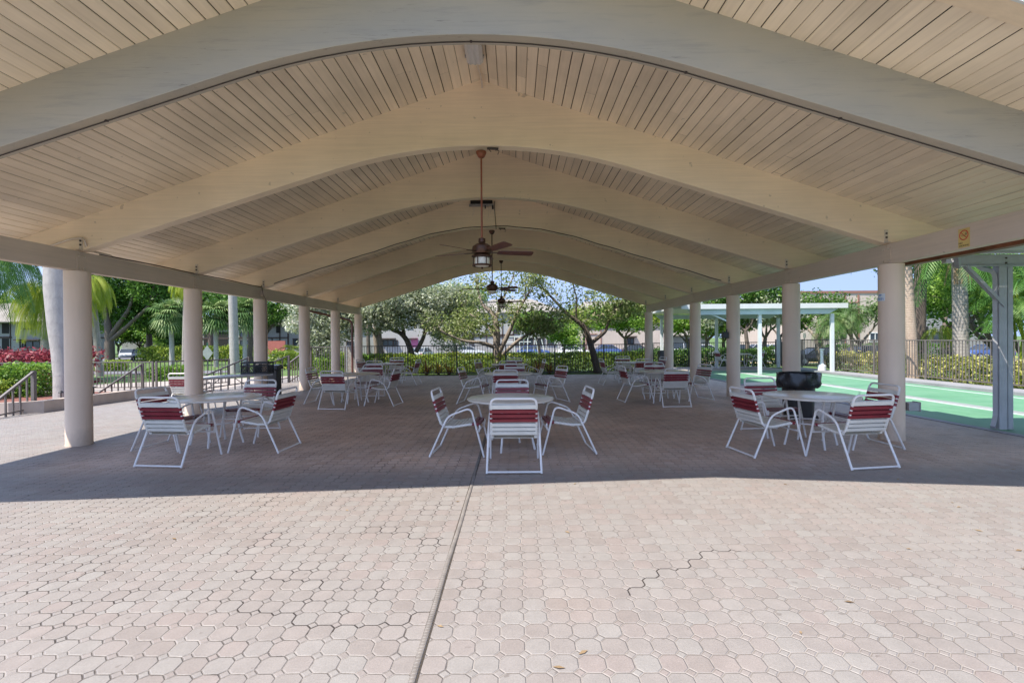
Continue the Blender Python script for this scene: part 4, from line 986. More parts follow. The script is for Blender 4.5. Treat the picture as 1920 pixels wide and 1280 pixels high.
def feather_palm(name, label, base, top, r0, r1, nf, L, leafm, trunkm, seed, leaf=.6, wd=.045, droop=1.3, nl=34, hang=.6, group=None, elr=(-.35, 1.2), shaft=None, skirt=0):
    rg = random.Random(seed); B = Vector(base); t = empty(name, base, 0, label, 'palm tree', group); tp = Vector(top) - B
    n = 10; pts = [Vector((tp.x * (i / n) ** 1.3, tp.y * (i / n) ** 1.3, -.2 + (tp.z + .2) * i / n)) for i in range(n + 1)]
    rs = [r0 + (r1 - r0) * (i / n) + (.12 * r0 if i == 0 else 0) for i in range(n + 1)]
    MB().tube(pts, rs, 16).build('trunk', trunkm, t, smooth=60)
    if shaft: MB().tube([tp, tp + Vector((0, 0, shaft * .5)), tp + Vector((0, 0, shaft))], [r1 * 1.05, r1 * .95, r1 * .5], 12).build('crown_shaft', M['frondg'], t, smooth=60); tp = tp + Vector((0, 0, shaft))
    V, T = [], []
    for k in range(nf):
        az = k * 2.399 + rg.uniform(-.2, .2); el = elr[0] + (elr[1] - elr[0]) * ((k + .5) / nf); frond_quads(V, T, tp, az, el, L * rg.uniform(.85, 1.1), leaf, wd, nl, droop, rg, hang)
    quads('fronds', np.array([tuple(v) for v in V]), T, leafm, t)
    if skirt:
        V, T = [], []
        for k in range(skirt):
            az = rg.uniform(0, 2 * PI); frond_quads(V, T, tp - Vector((0, 0, .1)), az, -.9, L * .5, leaf * .5, wd, 12, 1.0, rg, .9)
        quads('dead_fronds', np.array([tuple(v) for v in V]), T, M['dead'], t)
    return t
def fan_palm(name, label, base, top, r0, nf, seed, leafm, trunkm, pet=.75, fr=.75, group=None, skirt=True, wd=.07):
    rg = random.Random(seed); B = Vector(base); tp = Vector(top) - B; t = empty(name, base, 0, label, 'palm tree', group)
    MB().tube([Vector((0, 0, -.2)), tp * .5 + Vector((.03, 0, 0)), tp], [r0 * 1.1, r0, r0 * .95], 14).build('trunk', trunkm, t, smooth=60)
    V, T = [], []
    def fan(org, az, el, tone, sc=1.0):
        d = Vector((math.cos(az) * math.cos(el), math.sin(az) * math.cos(el), math.sin(el))); side = Vector((-math.sin(az), math.cos(az), 0)); upv = side.cross(d) * -1
        q = org + d * pet * sc; V.extend([org + side * .015, q + side * .012, q - side * .012, org - side * .015]); T.append(.4); n = 16
        for k in range(n):
            a = -1.9 + 3.8 * k / (n - 1); v = (d * math.cos(a) + side * math.sin(a)).normalized(); l = fr * sc * (1 - .12 * abs(a)); m = q + v * l * .55; e = q + v * l + Vector((0, 0, -.45 * l)); wv = v.cross(upv).normalized() * wd * .5
            V.extend([q, m + wv, e, m - wv]); T.append(min(1, max(0, tone + rg.uniform(-.15, .25))))
    for k in range(nf): fan(tp + Vector((0, 0, rg.uniform(-.1, .15))), k * 2.399, -1.1 + 2.5 * (k + .5) / nf, rg.random(), rg.uniform(.7, 1.15))
    quads('fronds', np.array([tuple(v) for v in V]), T, leafm, t)
    if skirt:
        V, T = [], []
        for k in range(26):
            az = rg.uniform(0, 2 * PI); org = tp + Vector((0, 0, -.05)); d = Vector((math.cos(az) * .75, math.sin(az) * .75, -.6)); e = org + d * .55; sd = Vector((-math.sin(az), math.cos(az), 0)) * .06
            V.extend([org - sd * .4, e - sd, e + d * .15 + Vector((0, 0, -.15)), e + sd]); T.append(rg.random())
        quads('dead_fronds', np.array([tuple(v) for v in V]), T, M['dead'], t)
    return t
def rosette(name, label, x, y, z, n, L, w, seed, leafm, cat='plant', group=None, up=1.0):
    rg = random.Random(seed); t = empty(name, (x, y, z), 0, label, cat, group); V, T = [], []
    for k in range(n):
        az = k * 2.399; el = rg.uniform(.5, 1.35) * up; p = Vector((0, 0, .02)); d = Vector((math.cos(az) * math.cos(el), math.sin(az) * math.cos(el), math.sin(el))); sd = Vector((-math.sin(az), math.cos(az), 0)); l = L * rg.uniform(.7, 1.1); tn = rg.random()
        for i in range(4):
            q = p + d * l / 4; wa, wb = w * (1 - .2 * i) * .5, w * (1 - .2 * (i + 1)) * .5 * (i < 3); V += [p + sd * wa, q + sd * wb, q - sd * wb, p - sd * wa]; T.append(tn); p = q; d = (d + Vector((0, 0, -.28))).normalized()
    quads('leaves', np.array([tuple(v) for v in V]), T, leafm, t); return t

# rear hedge and bromeliads just behind the fence
hedge('clipped_hedge', 'leafy green hedge behind the dark rear fence', -7.6, 6.3, 22.75, 24.0, -.06, .86, M['lime'], 22000, .085, 11, rough=.08)
hedge('clipped_hedge', 'pale yellow green hedge farther behind the rear fence', -9, 9.5, 27.0, 28.4, -.3, .78, M['lime'], 9000, .10, 12)
hedge('clipped_hedge', 'dark glossy hedge behind the court canopy fence', 6.5, 14.0, 26.1, 27.0, -.1, .95, M['deep'], 8000, .11, 13)
for i, (u, lab) in enumerate([(742, 'leftmost dark red bromeliad behind the rear fence'), (770, 'red and green bromeliad left of the yellow one'), (800, 'tall yellow and green bromeliad behind the rear fence'), (822, 'bright yellow bromeliad right of the tall one'), (842, 'red tipped bromeliad left of the main tree trunk'), (985, 'orange bromeliad right of the main tree trunk'), (1008, 'yellow striped bromeliad behind the centre tables'), (1030, 'dark red bromeliad behind the centre tables'), (1052, 'small bronze bromeliad right of the centre tables')]):
    p = at(u, 690, 21.75 + .25 * (i % 2)); rosette('bromeliad', lab, p.x, p.y, -.06, 26, .95 if i in (2, 3, 6) else .75, .10, 30 + i, M['brom'], 'plant', 'bromeliads behind the rear fence')
p = at(1172, 690, 21.9); 
# silver buttonwood and oak trees behind the rear fence
def A(u, v, Y): return tuple(at(u, v, Y))
def G0(u, Y): p = at(u, 640, Y); return (p.x, Y, gz(p.x, Y) - .02)
Yc = 23.0; b0 = G0(931, Yc)
tree('spreading_tree', 'many branched tree behind the rear fence in line with the fans', b0, 6, M['olive'], M['pbark'], 41, nleaf=3000, size=.12, crad=.8, extra=[(A(u, v, Yc + d), (.95, .8, .6), n) for u, v, d, n in [(900, 548, .4, 380), (880, 596, .6, 900), (905, 612, 0, 700), (958, 560, 0, 330), (985, 590, -.5, 800), (862, 622, .4, 900), (1005, 612, -.7, 1300), (940, 590, .5, 600), (925, 530, .3, 220), (960, 528, .3, 220), (1035, 602, -.5, 900)]], limbs=[
    ([b0, A(931, 668, Yc), A(932, 620, Yc), A(928, 590, Yc), A(905, 573, Yc + .3), A(898, 552, Yc + .5)], .22, .06, (.55, 1)),
    ([A(932, 668, Yc), A(955, 622, Yc - .2), A(968, 590, Yc - .4), A(985, 560, Yc - .6)], .12, .05, (.55, 1)),
    ([A(932, 640, Yc), A(918, 612, Yc + .4), A(900, 600, Yc + .8), A(880, 588, Yc + 1.2)], .09, .035, (.55, 1)),
    ([A(934, 672, Yc), A(975, 635, Yc - .4), A(1000, 622, Yc - .8), A(1030, 600, Yc - 1)], .09, .03, (.55, 1)),
    ([A(930, 652, Yc), A(905, 642, Yc - .3), A(870, 640, Yc - .5), A(835, 625, Yc - .7)], .10, .04, (.55, 1)),
    ([A(929, 600, Yc), A(936, 575, Yc), A(950, 545, Yc + .2), A(962, 520, Yc + .3)], .07, .03, (.55, 1))], spread=.65)
Yr = 22.4; b1 = G0(1121, Yr)
tree('forked_tree', 'leaning forked tree with thin open crown behind the right rear tables', b1, 6, M['olive'], M['bark'], 53, nleaf=2200, size=.12, crad=.6, extra=[(A(u, v, Yr + d), (.9, .7, .5), n) for u, v, d, n in [(1003, 542, 0, 280), (1030, 560, 0, 260), (1060, 535, .2, 260), (1092, 560, 0, 300), (1132, 556, 0, 350), (1160, 566, .4, 600), (1190, 578, .4, 1000), (1118, 590, 0, 500), (1150, 590, .3, 700), (1205, 560, .6, 800)]], limbs=[
    ([b1, A(1115, 672, Yr), A(1106, 640, Yr), A(1096, 612, Yr), A(1080, 600, Yr), A(1062, 588, Yr), A(1045, 568, Yr), A(1025, 548, Yr)], .17, .05, (.55, 1)),
    ([A(1107, 645, Yr), A(1122, 632, Yr), A(1136, 622, Yr), A(1141, 600, Yr), A(1150, 582, Yr)], .10, .045, (.55, 1)),
    ([A(1081, 600, Yr), A(1080, 580, Yr), A(1082, 560, Yr), A(1076, 540, Yr)], .06, .03, (.55, 1)),
    ([A(1141, 602, Yr), A(1165, 570, Yr + .4), A(1180, 560, Yr + .4)], .045, .03, (.55, 1))], spread=.6)
Yd = 24.5; b2 = G0(778, Yd)
tree('silver_tree', 'silvery buttonwood with a wide low fork behind the left rear fence', b2, 6, M['silver'], M['bark'], 61, nleaf=4500, size=.12, crad=.72, limbs=[
    ([b2, A(772, 662, Yd), A(762, 635, Yd), A(748, 622, Yd), A(735, 620, Yd), A(722, 600, Yd)], .17, .06, (.55, 1)),
    ([A(758, 628, Yd), A(753, 605, Yd), A(758, 588, Yd), A(750, 565, Yd)], .09, .05, (.55, 1)),
    ([A(780, 660, Yd), A(795, 632, Yd), A(800, 608, Yd), A(812, 590, Yd), A(830, 570, Yd + .3)], .11, .05, (.55, 1)),
    ([A(800, 612, Yd), A(795, 590, Yd), A(790, 565, Yd)], .07, .05, (.55, 1))], spread=.75, extra=[(A(u, v, Yd + d), (1.1, .9, .7), n) for u, v, d, n in [(770, 570, 0, 3000), (845, 575, .6, 3200), (800, 592, 0, 2600), (752, 596, -.3, 1500), (832, 612, .3, 2200), (868, 560, .8, 2600), (870, 600, .8, 2000), (815, 560, 0, 3000), (845, 638, .8, 1200)]])
Ye = 23.6; b3 = G0(720, Ye)
tree('silver_tree', 'slim buttonwood trunk just right of the farthest left column', b3, 6, M['silver'], M['pbark'], 71, nleaf=3500, size=.12, crad=.7, limbs=[
    ([b3, A(716, 660, Ye), A(711, 625, Ye), A(714, 600, Ye), A(716, 575, Ye)], .12, .06, (.55, 1)),
    ([A(712, 640, Ye), A(695, 612, Ye), A(682, 595, Ye)], .09, .05, (.55, 1))], spread=.7, extra=[(A(u, v, Ye), (.9, .7, .6), n) for u, v, n in [(690, 575, 1800), (715, 588, 1600), (698, 606, 1200), (738, 572, 1800), (730, 600, 900)]])
b3 = G0(703, 25.5); tree('silver_tree', 'pale barked buttonwood left of the slim one', b3, 5.5, M['silver'], M['pbark'], 72, depth=2, r=.16, nleaf=5000, size=.12, crad=.9, fork=.38)
Yf = 22.6; b4 = G0(598, Yf)
tree('silver_tree', 'leaning silver buttonwood between the fourth and fifth left columns', b4, 5, M['silver'], M['bark'], 81, nleaf=4500, size=.12, crad=.75, limbs=[
    ([b4, A(596, 670, Yf), A(600, 645, Yf), A(596, 628, Yf), A(585, 615, Yf), A(575, 598, Yf)], .13, .05, (.55, 1)),
    ([A(600, 645, Yf), A(618, 630, Yf), A(632, 622, Yf), A(650, 605, Yf)], .10, .05, (.55, 1)),
    ([A(598, 630, Yf), A(606, 605, Yf), A(612, 585, Yf)], .07, .045, (.55, 1))], spread=.75, extra=[(A(u, v, Yf), (.8, .7, .55), n) for u, v, n in [(610, 565, 2200), (582, 592, 1600), (622, 600, 2000), (562, 606, 900), (642, 575, 1800), (600, 622, 1500), (640, 620, 1400), (590, 640, 900), (655, 600, 1500), (612, 650, 700)]])
for i, (u, Y, h, lf, lab, nl, cr) in enumerate([
    (690, 33, 8.0, 'green', 'bright green tree showing above the silvery trees', 8000, 1.0),
    (848, 36, 7.2, 'green', 'small round green tree left of the main trunk', 9000, 1.0),
    (1010, 40, 5.6, 'green', 'broad olive green tree right of the far fan', 8000, 1.0),
    (1058, 44, 4.6, 'green', 'low leafy tree between the two forked trees', 4500, .9),
    (1095, 48, 6.8, 'lime', 'yellow green tree in front of the cream flats', 7000, 1.0),
    (1172, 40, 6.6, 'green', 'dense bright tree left of the farthest right column', 14000, 1.0),
    (1215, 46, 7.4, 'green', 'tall bright tree behind the farthest right column', 9000, 1.1),
    (1255, 42, 6.0, 'lime', 'yellow green tree showing between the far right columns', 6000, 1.0),
    (1290, 38, 5.2, 'green', 'green tree seen under the white shelter roof', 8000, .95),
    (1325, 36, 5.4, 'silver', 'pale mossy tree seen under the white shelter roof', 9000, .95),
    (1356, 36, 5.2, 'green', 'leafy tree beside the loudspeaker column', 7000, .95),
    (1398, 33, 6.8, 'deep', 'dark tree rising above the white shelter roof', 9000, 1.0),
    (1435, 34, 5.6, 'silver', 'grey green tree behind the shelter middle post', 9000, .95),
    (1462, 38, 6.4, 'deep', 'dark green tree beside the second right column', 9000, 1.0),
]):
    tree('shade_tree', lab, G0(u, Y), h, M[lf], M['bark'], 100 + i, depth=2, r=.14, nleaf=int(nl * 1.6), size=.17 if Y > 30 else .13, crad=cr, fork=.36, spread=.75, group='trees behind the rear fence')
# left background
b5 = G0(206, 58)
def LB(u, v): return A(u, v, 58)
tree('spreading_oak', 'big dark oak between the two nearest left columns', b5, 13, M['deep'], M['bark'], 140, nleaf=22000, size=.30, crad=2.1, extra=[(A(u, v, 58 + d), (3.2, 2.5, 2.0), 2600) for u, v, d in [(188, 540, 0), (240, 540, 1), (290, 545, 0), (222, 575, 2), (268, 592, 2), (320, 560, 2), (196, 596, 3), (300, 600, 4), (335, 620, 5)]], limbs=[
    ([b5, LB(205, 640), LB(202, 605), LB(196, 575)], .52, .28, (4.0, 2)),
    ([LB(206, 632), LB(225, 605), LB(243, 578), LB(250, 550)], .30, .16, (3.5, 2)),
    ([LB(206, 640), LB(235, 615), LB(262, 590), LB(280, 572)], .27, .14, (3.5, 2))], spread=.7)
b6 = G0(280, 64)
tree('spreading_oak', 'second dark oak behind the slim fan palm', b6, 12, M['deep'], M['bark'], 141, depth=2, r=.36, nleaf=14000, size=.32, crad=2.4, fork=.35)
feather_palm('drooping_palm', 'second dark green palm crown above the yellow drooping palm', G0(-60, 24), A(0, 458, 24), .2, .16, 30, 3.2, M['frondg'], M['ptrunk'], 215, .75, .08, 1.3, 28, .5)
tree('spreading_oak', 'lighter green tree far left behind the drooping palm', G0(150, 75), 15, M['green'], M['bark'], 142, depth=2, r=.6, nleaf=12000, size=.34, crad=2.8, fork=.35)
tree('spreading_oak', 'dark tree behind the row of fan palms', G0(395, 72), 13, M['deep'], M['bark'], 143, depth=2, r=.45, nleaf=14000, size=.32, crad=2.4, fork=.35)
tree('spreading_oak', 'dark tree with crown beside the third left column', G0(468, 55), 9.5, M['deep'], M['bark'], 144, depth=2, r=.3, nleaf=12000, size=.24, crad=1.6, fork=.42)
for i, (u, Y, h, lf, lab) in enumerate([(40, 105, 15, 'green', 'distant tree rising above the far left apartment roof'), (110, 98, 15, 'deep', 'distant dark tree behind the drooping palm'), (350, 96, 14, 'green', 'distant bright tree behind the dark oaks'), (432, 104, 15, 'deep', 'distant dark tree above the block with dark blue openings'), (492, 60, 8.5, 'deep', 'small dark tree just right of the third left column')]):
    tree('shade_tree', lab, G0(u, Y), h, M[lf], M['bark'], 160 + i, depth=2, r=.35, nleaf=12000, size=.36 if Y > 80 else .22, crad=2.9 if Y > 80 else 1.3, fork=.32, group='distant trees')
tree('shade_tree', 'distant round tree behind the shingled roof', G0(545, 120), 13, M['green'], M['bark'], 145, depth=2, r=.4, nleaf=6000, size=.35, crad=2.2, fork=.4)
for i, (u, v, Y, r, lab) in enumerate([(322, 605, 48, .17, 'slim fan palm left of the second left column'), (405, 606, 46, .16, 'fan palm right of the second left column'), (459, 602, 47, .15, 'fan palm left of the third left column')]):
    fan_palm('fan_palm', lab, G0(u, Y), A(u - 2, v - 16, Y), r * 1.2, 60, 200 + i, M['fandk'], M['ptrunk'], .95, 1.25, 'fan palms beyond the left columns', wd=.12)
feather_palm('drooping_palm', 'yellow green drooping palm beyond the low left fence', G0(88, 27), A(94, 548, 27), .36, .26, 38, 3.1, M['frondy'], M['rtrunk'], 210, .9, .07, 1.7, 34, .85, elr=(-.2, 1.2))
feather_palm('drooping_palm', 'dark green palm crown cut by the left picture edge', G0(-90, 19), A(-60, 455, 19), .2, .16, 30, 3.6, M['frondg'], M['ptrunk'], 211, .8, .05, 1.2, 34, .6)
feather_palm('drooping_palm', 'yellow palm crown behind the nearest left column', G0(186, 30), A(170, 520, 30), .2, .15, 24, 2.6, M['frondy'], M['rtrunk'], 212, .85, .07, 1.9, 30, .9, elr=(-.3, .9))
feather_palm('drooping_palm', 'yellow palm fronds left of the second left column', G0(346, 34), A(350, 512, 34), .2, .15, 24, 2.2, M['frondy'], M['rtrunk'], 213, .85, .08, 1.9, 30, .9, elr=(-.3, .9))
b7 = (at(122, 640, 12.4).x, 12.4, .08)
t = empty('smooth_palm', b7, 0, 'thick smooth grey palm trunk beside the nearest left column', 'palm tree')
MB().tube([(0, 0, -.1), (-.01, 0, .6), (-.04, 0, 1.2), (-.10, 0, 1.9), (-.16, 0, 2.8), (-.2, 0, 4.5), (-.2, 0, 7)], [.25, .235, .245, .27, .285, .26, .2], 28).build('trunk', M['ptrunk'], t, smooth=60)
V, T = [], []; rg_ = random.Random(5)
for k in range(16): frond_quads(V, T, Vector((-.2, 0, 7)), k * 2.399, .2 + .06 * k, 3.0, .6, .05, 26, 1.1, rg_, .5)
quads('fronds', np.array([tuple(v) for v in V]), T, M['frondg'], t)
t = empty('grey_palm', G0(440, 27), 0, 'straight mottled grey palm trunk between the second and third left columns', 'palm tree')
MB().tube([(0, 0, -.1), (-.03, 0, 1.5), (-.08, 0, 4), (-.1, 0, 8)], [.26, .235, .22, .18], 20).build('trunk', M['ptrunk'], t, smooth=60)
V, T = [], []
for k in range(16): frond_quads(V, T, Vector((-.1, 0, 8)), k * 2.399, .2 + .06 * k, 3.0, .6, .05, 26, 1.1, rg_, .5)
quads('fronds', np.array([tuple(v) for v in V]), T, M['frondg'], t)
hedge('crimson_hedge', 'crimson and pink leaved ti hedge behind the low left fence', -24, -15.6, 16.6, 18.6, -.3, 1.42, M['redleaf'], 9000, .17, 21, asp=.4, rough=.15)
hedge('rounded_shrub', 'rounded green croton shrub behind the planter at far left', -15.2, -12.6, 12.9, 14.1, .05, .80, M['green'], 7000, .085, 22, 'shrub', rough=.12)
hedge('rounded_shrub', 'yellow green low shrub in front of the green croton', -15.5, -13.2, 12.1, 12.9, .05, .42, M['lime'], 3000, .08, 23, 'shrub', rough=.10)
hedge('clipped_hedge', 'long yellow green hedge across the lawn beyond the left columns', at(255, 640, 58).x, at(478, 640, 58).x, 58, 61, -.9, 1.65, M['lime'], 16000, .20, 24, rough=.2)
hedge('clipped_hedge', 'low pale hedge beside the first fence post beyond the left columns', at(172, 640, 40).x, at(222, 640, 40).x, 40, 41.5, gz(-30, 40), .7, M['lime'], 2500, .16, 25)
hedge('clipped_hedge', 'trimmed hedge just beyond the low fence left of the second column', at(270, 640, 24).x, at(345, 640, 24).x, 24, 25.2, gz(-16, 24) - .1, .62, M['green'], 3500, .10, 26)
hedge('clipped_hedge', 'bright hedge between the third and fourth left columns', at(500, 640, 30).x, at(640, 640, 30).x, 30, 31.4, gz(-12, 30), 1.05, M['lime'], 6000, .12, 27)
hedge('clipped_hedge', 'dense hedge below the leaning silver buttonwood', at(596, 640, 22.2).x, at(690, 640, 22.2).x, 21.9, 22.8, -.06, .8, M['green'], 5000, .09, 28)
feather_palm('small_palm', 'small bright feather palm in front of the shingled house', G0(546, 60), A(546, 655, 60), .2, .15, 16, 2.0, M['frondy'], M['rtrunk'], 214, .6, .10, 1.0, 18, .3)
# right background
feather_palm('date_palm', 'pygmy date palm with red stalk right of the second right column', G0(1598, 33), A(1594, 588, 33), .12, .10, 40, 1.7, M['fandk'], M['pbark'], 220, .42, .035, 1.2, 28, .15, 'date palms beyond the court fence', elr=(-.7, 1.35))
feather_palm('date_palm', 'leaning pygmy date palm beside the white shelter post', G0(1570, 31), A(1555, 604, 31), .13, .10, 40, 1.7, M['fandk'], M['pbark'], 221, .42, .035, 1.2, 28, .15, 'date palms beyond the court fence', elr=(-.7, 1.35))
tree('bare_trunk_tree', 'multi trunked tree in front of the peach building', G0(1612, 36), 6.5, M['fandk'], M['pbark'], 222, depth=2, r=.18, nleaf=5000, size=.16, crad=.9, fork=.25, spread=.5)
tree('bare_trunk_tree', 'thick leaning trunk tree behind the shelter end post', G0(1545, 35), 6.8, M['deep'], M['pbark'], 223, depth=2, r=.22, nleaf=4500, size=.15, crad=.8, fork=.3, lean=(-.25, 0), spread=.5)
feather_palm('tan_palm', 'tall palm with tan trunk right of the nearest right column', G0(1712, 17.5), A(1690, 380, 17.5), .18, .145, 18, 2.8, M['frondg'], M['ttrunk'], 224, .55, .06, 1.1, 26, .35)
feather_palm('dark_palm', 'dark palm trunk just behind the tan one', G0(1722, 20), A(1728, 440, 20), .22, .2, 16, 2.8, M['frondg'], M['bark'], 225, .55, .06, 1.1, 26, .4, elr=(-.3, 1.1))
feather_palm('white_palm', 'stout pale ringed palm with fibrous boots beyond the court fence', G0(1803, 17.2), A(1797, 455, 17.2), .235, .20, 20, 2.9, M['frondg'], M['rtrunk'], 226, .55, .06, 1.15, 28, .45, elr=(-.35, 1.1), skirt=10)
feather_palm('areca_palm', 'bright yellow lower frond palm left of the pale ringed palm', G0(1772, 19), A(1765, 612, 19), .07, .05, 9, 1.3, M['frondy'], M['ttrunk'], 227, .4, .04, 1.5, 24, .8, elr=(-.2, .6))
tree('dense_tree', 'dense dark tree filling the gap behind the right palms', G0(1775, 30), 9.5, M['deep'], M['bark'], 228, depth=3, r=.25, nleaf=16000, size=.20, crad=1.1, fork=.2)
tree('dense_tree', 'broad leaved green tree behind the grey canopy post', G0(1868, 24), 8, M['green'], M['bark'], 229, depth=3, r=.2, nleaf=14000, size=.20, crad=.95, fork=.15, asp=.35)
tree('dense_tree', 'dark green tree at the right picture edge', G0(1925, 20), 7.5, M['deep'], M['bark'], 230, depth=3, r=.15, nleaf=12000, size=.20, crad=.9, fork=.12, asp=.3)
tree('dense_tree', 'leafy tree seen just right of the nearest right column top', G0(1700, 36), 10.5, M['deep'], M['bark'], 231, depth=3, r=.25, nleaf=12000, size=.22, crad=1.2, fork=.45)
for i, (u, Y) in enumerate([(1893, 16.2), (1912, 15.8)]):
    p = G0(u, Y); t = empty('bamboo_palm', p, 0, ['yellow stemmed palm clump right of the canopy post', 'thin yellow stemmed palm at the right picture edge'][i], 'palm tree')
    b = MB(); rg2 = random.Random(i)
    for k in range(4): MB().tube([(rg2.uniform(-.12, .12), rg2.uniform(-.1, .1), -.1), (rg2.uniform(-.2, .2), 0, 1.6), (rg2.uniform(-.5, .5), rg2.uniform(-.3, .3), 3.2)], [.045, .035, .025], 8).build('stem', M['frondy'], t, smooth=50)
    V, T = [], []
    for k in range(14): frond_quads(V, T, Vector((rg2.uniform(-.3, .3), rg2.uniform(-.2, .2), 2.2 + .08 * k)), k * 2.399, .3 + .05 * k, 1.6, .42, .045, 24, 1.1, rg2, .3)
    quads('fronds', np.array([tuple(v) for v in V]), T, M['frondg'], t)
hedge('variegated_hedge', 'yellow variegated hedge behind the near right court fence', 14.3, 15.4, 9.0, 23.0, -.12, .80, M['yel'], 11000, .12, 240, rough=.18)
hedge('clipped_hedge', 'dark trimmed hedge across the road on the right', 33, 48, 52, 53.5, -.9, 1.4, M['deep'], 6000, .2, 241)
rosette('croton_bush', 'orange yellow croton bush right of the blue car', *[v for v in (at(1190, 655, 50).x, 50.0, -.9)], 60, 1.1, .3, 242, M['orange'], 'bush')
hedge('clipped_hedge', 'green hedge in front of the parked cars behind the rear fence', -26, 24, 60, 61, -.9, .55, M['green'], 9000, .2, 243)

tag(quads('fallen_leaves', np.array(LITTER[0]), LITTER[1], M['dead']), 'tiny dry leaves and crumbs scattered on the paving', 'leaf litter', kind='stuff')
# ------------------------------------------------------------------ buildings
def building(label, u0, u1, v_eave, Y, wall, depth=9, roof=None, rise=1.6, over=.5, wins=(), trims=(), flat=False, base=-1.25, group='apartment blocks around the lawn'):
    a, c = at(u0, v_eave, Y), at(u1, v_eave, Y); ze = (a.z + c.z) / 2; x0, x1 = a.x, c.x
    t = empty('apartment_block', ((x0 + x1) / 2, Y, base), 0, label, 'building', group); O = Vector(t.location)
    def L(x, y, z): return (x - O.x, y - O.y, z - O.z)
    MB().box(L((x0 + x1) / 2, Y + depth / 2, (base + ze) / 2), (x1 - x0, depth, ze - base)).build('wall', M[wall], t)
    if roof:
        b = MB(); r = min(depth / 2, (x1 - x0) / 2); xa, xb, ya, yb = x0 - over, x1 + over, Y - over, Y + depth + over
        vs = [L(xa, ya, ze), L(xb, ya, ze), L(xb, yb, ze), L(xa, yb, ze), L(xa + r, Y + depth / 2, ze + rise), L(xb - r, Y + depth / 2, ze + rise), L(xa, ya, ze - .12), L(xb, ya, ze - .12), L(xb, yb, ze - .12), L(xa, yb, ze - .12)]
        b.add(vs, [(0, 1, 5, 4), (1, 2, 5), (2, 3, 4, 5), (3, 0, 4), (6, 9, 8, 7), (0, 6, 7, 1), (1, 7, 8, 2), (2, 8, 9, 3), (3, 9, 6, 0)]); b.build('roof', M[roof], t)
    for (a0, b0_, a1, b1_, kind) in wins:
        p, q = at(a0, b0_, Y), at(a1, b1_, Y); w_, h_ = q.x - p.x, p.z - q.z; cx, cz = (p.x + q.x) / 2, (p.z + q.z) / 2
        if kind == 'open': MB().box(L(cx, Y - .03, cz), (w_, .08, h_)).build('stair_opening', M['opening'], t); continue
        f = MB()
        for dx, dz, ww, hh in ((0, h_ / 2, w_ + .2, .12), (0, -h_ / 2, w_ + .2, .10), (-w_ / 2, 0, .10, h_), (w_ / 2, 0, .10, h_), (0, 0, .06, h_)): f.box(L(cx + dx, Y - .06, cz + dz), (ww, .14, hh))
        fo = f.build('window', M['trim'] if kind != 'w' else M['cwhite'], t)
        MB().box(L(cx, Y - .03, cz), (w_ - .05, .04, h_ - .05)).build('pane', M['window'], fo)
        if kind == 'h': MB().box(L(cx, Y - .35, cz + h_ / 2 + .25), (w_ + .8, .7, .16)).build('hood', M['trim'], fo)
    if trims:
        b = MB()
        for (a0, b0_, a1, b1_) in trims:
            p, q = at(a0, b0_, Y), at(a1, b1_, Y); b.box(L((p.x + q.x) / 2, Y - .05, (p.z + q.z) / 2), (max(.12, q.x - p.x), .1, max(.12, p.z - q.z)))
        b.build('timber_bands', M['btrim'] if wall == 'peach' else M['trim'], t)
    return t
building('grey apartment block with dark stair opening at far left', -40, 118, 603, 75, 'wallg', depth=4, roof='shingle', rise=3.0, over=1.5, wins=[(4, 606, 17, 625, 'open'), (4, 634, 17, 662, 'open'), (38, 606, 58, 617, 'n'), (38, 640, 48, 652, 'h'), (48, 640, 76, 652, 'h')], trims=[(19, 604, 21, 664), (-30, 631, 22, 634)])
building('long distant pale block behind the dark oaks', 228, 378, 622, 100, 'wallg', depth=6, roof='shingle', rise=2.6, wins=[(262, 640, 268, 650, 'n'), (275, 640, 281, 650, 'n'), (300, 640, 306, 650, 'n'), (330, 640, 336, 650, 'n')], trims=[(228, 636, 378, 638)])
for i, (u, lab) in enumerate([(222, 'far bushy tree just right of the dark oak trunk'), (262, 'far bushy tree above the parked black sedan'), (305, 'far bushy tree between the second oak and the fan palm'), (345, 'far bushy tree behind the slim fan palm trunk'), (182, 'far bushy tree just right of the nearest left column')]):
    tree('shade_tree', lab, G0(u, 92 + 3 * (i % 2)), 9, M[('green', 'deep')[i % 2]], M['bark'], 180 + i, depth=2, r=.22, nleaf=9000, size=.34, crad=2.3, fork=.16, spread=.8, group='distant trees')
building('pale grey block end seen right of the nearest left column', 165, 196, 590, 78, 'wallg', depth=2, over=.2, roof='shingle', rise=2.0, wins=[(173, 637, 181, 652, 'n')], trims=[(165, 632, 202, 634), (180, 600, 182, 660)])
building('white block with dark blue openings behind the fan palms', 376, 490, 612, 88, 'wall', roof='shingle', rise=2.6, wins=[(382, 622, 400, 632, 'open'), (402, 622, 428, 632, 'open'), (382, 636, 400, 650, 'open'), (402, 636, 428, 650, 'open'), (450, 622, 470, 632, 'n'), (450, 638, 470, 650, 'n')], trims=[(376, 633, 490, 635)])
building('grey shingled house with balcony stairs between the left columns', 490, 580, 607, 80, 'wallg', roof='shingle', rise=2.6, over=1.2, wins=[(518, 610, 526, 624, 'open'), (518, 638, 526, 650, 'open'), (550, 635, 566, 650, 'n')], trims=[(500, 632, 541, 634), (539, 612, 542, 650), (524, 624, 526, 645), (510, 634, 511, 645)])
building('small grey wing between the fifth and sixth left columns', 632, 700, 615, 84, 'wallg', roof='shingle', rise=2, wins=[(650, 640, 662, 650, 'n')])
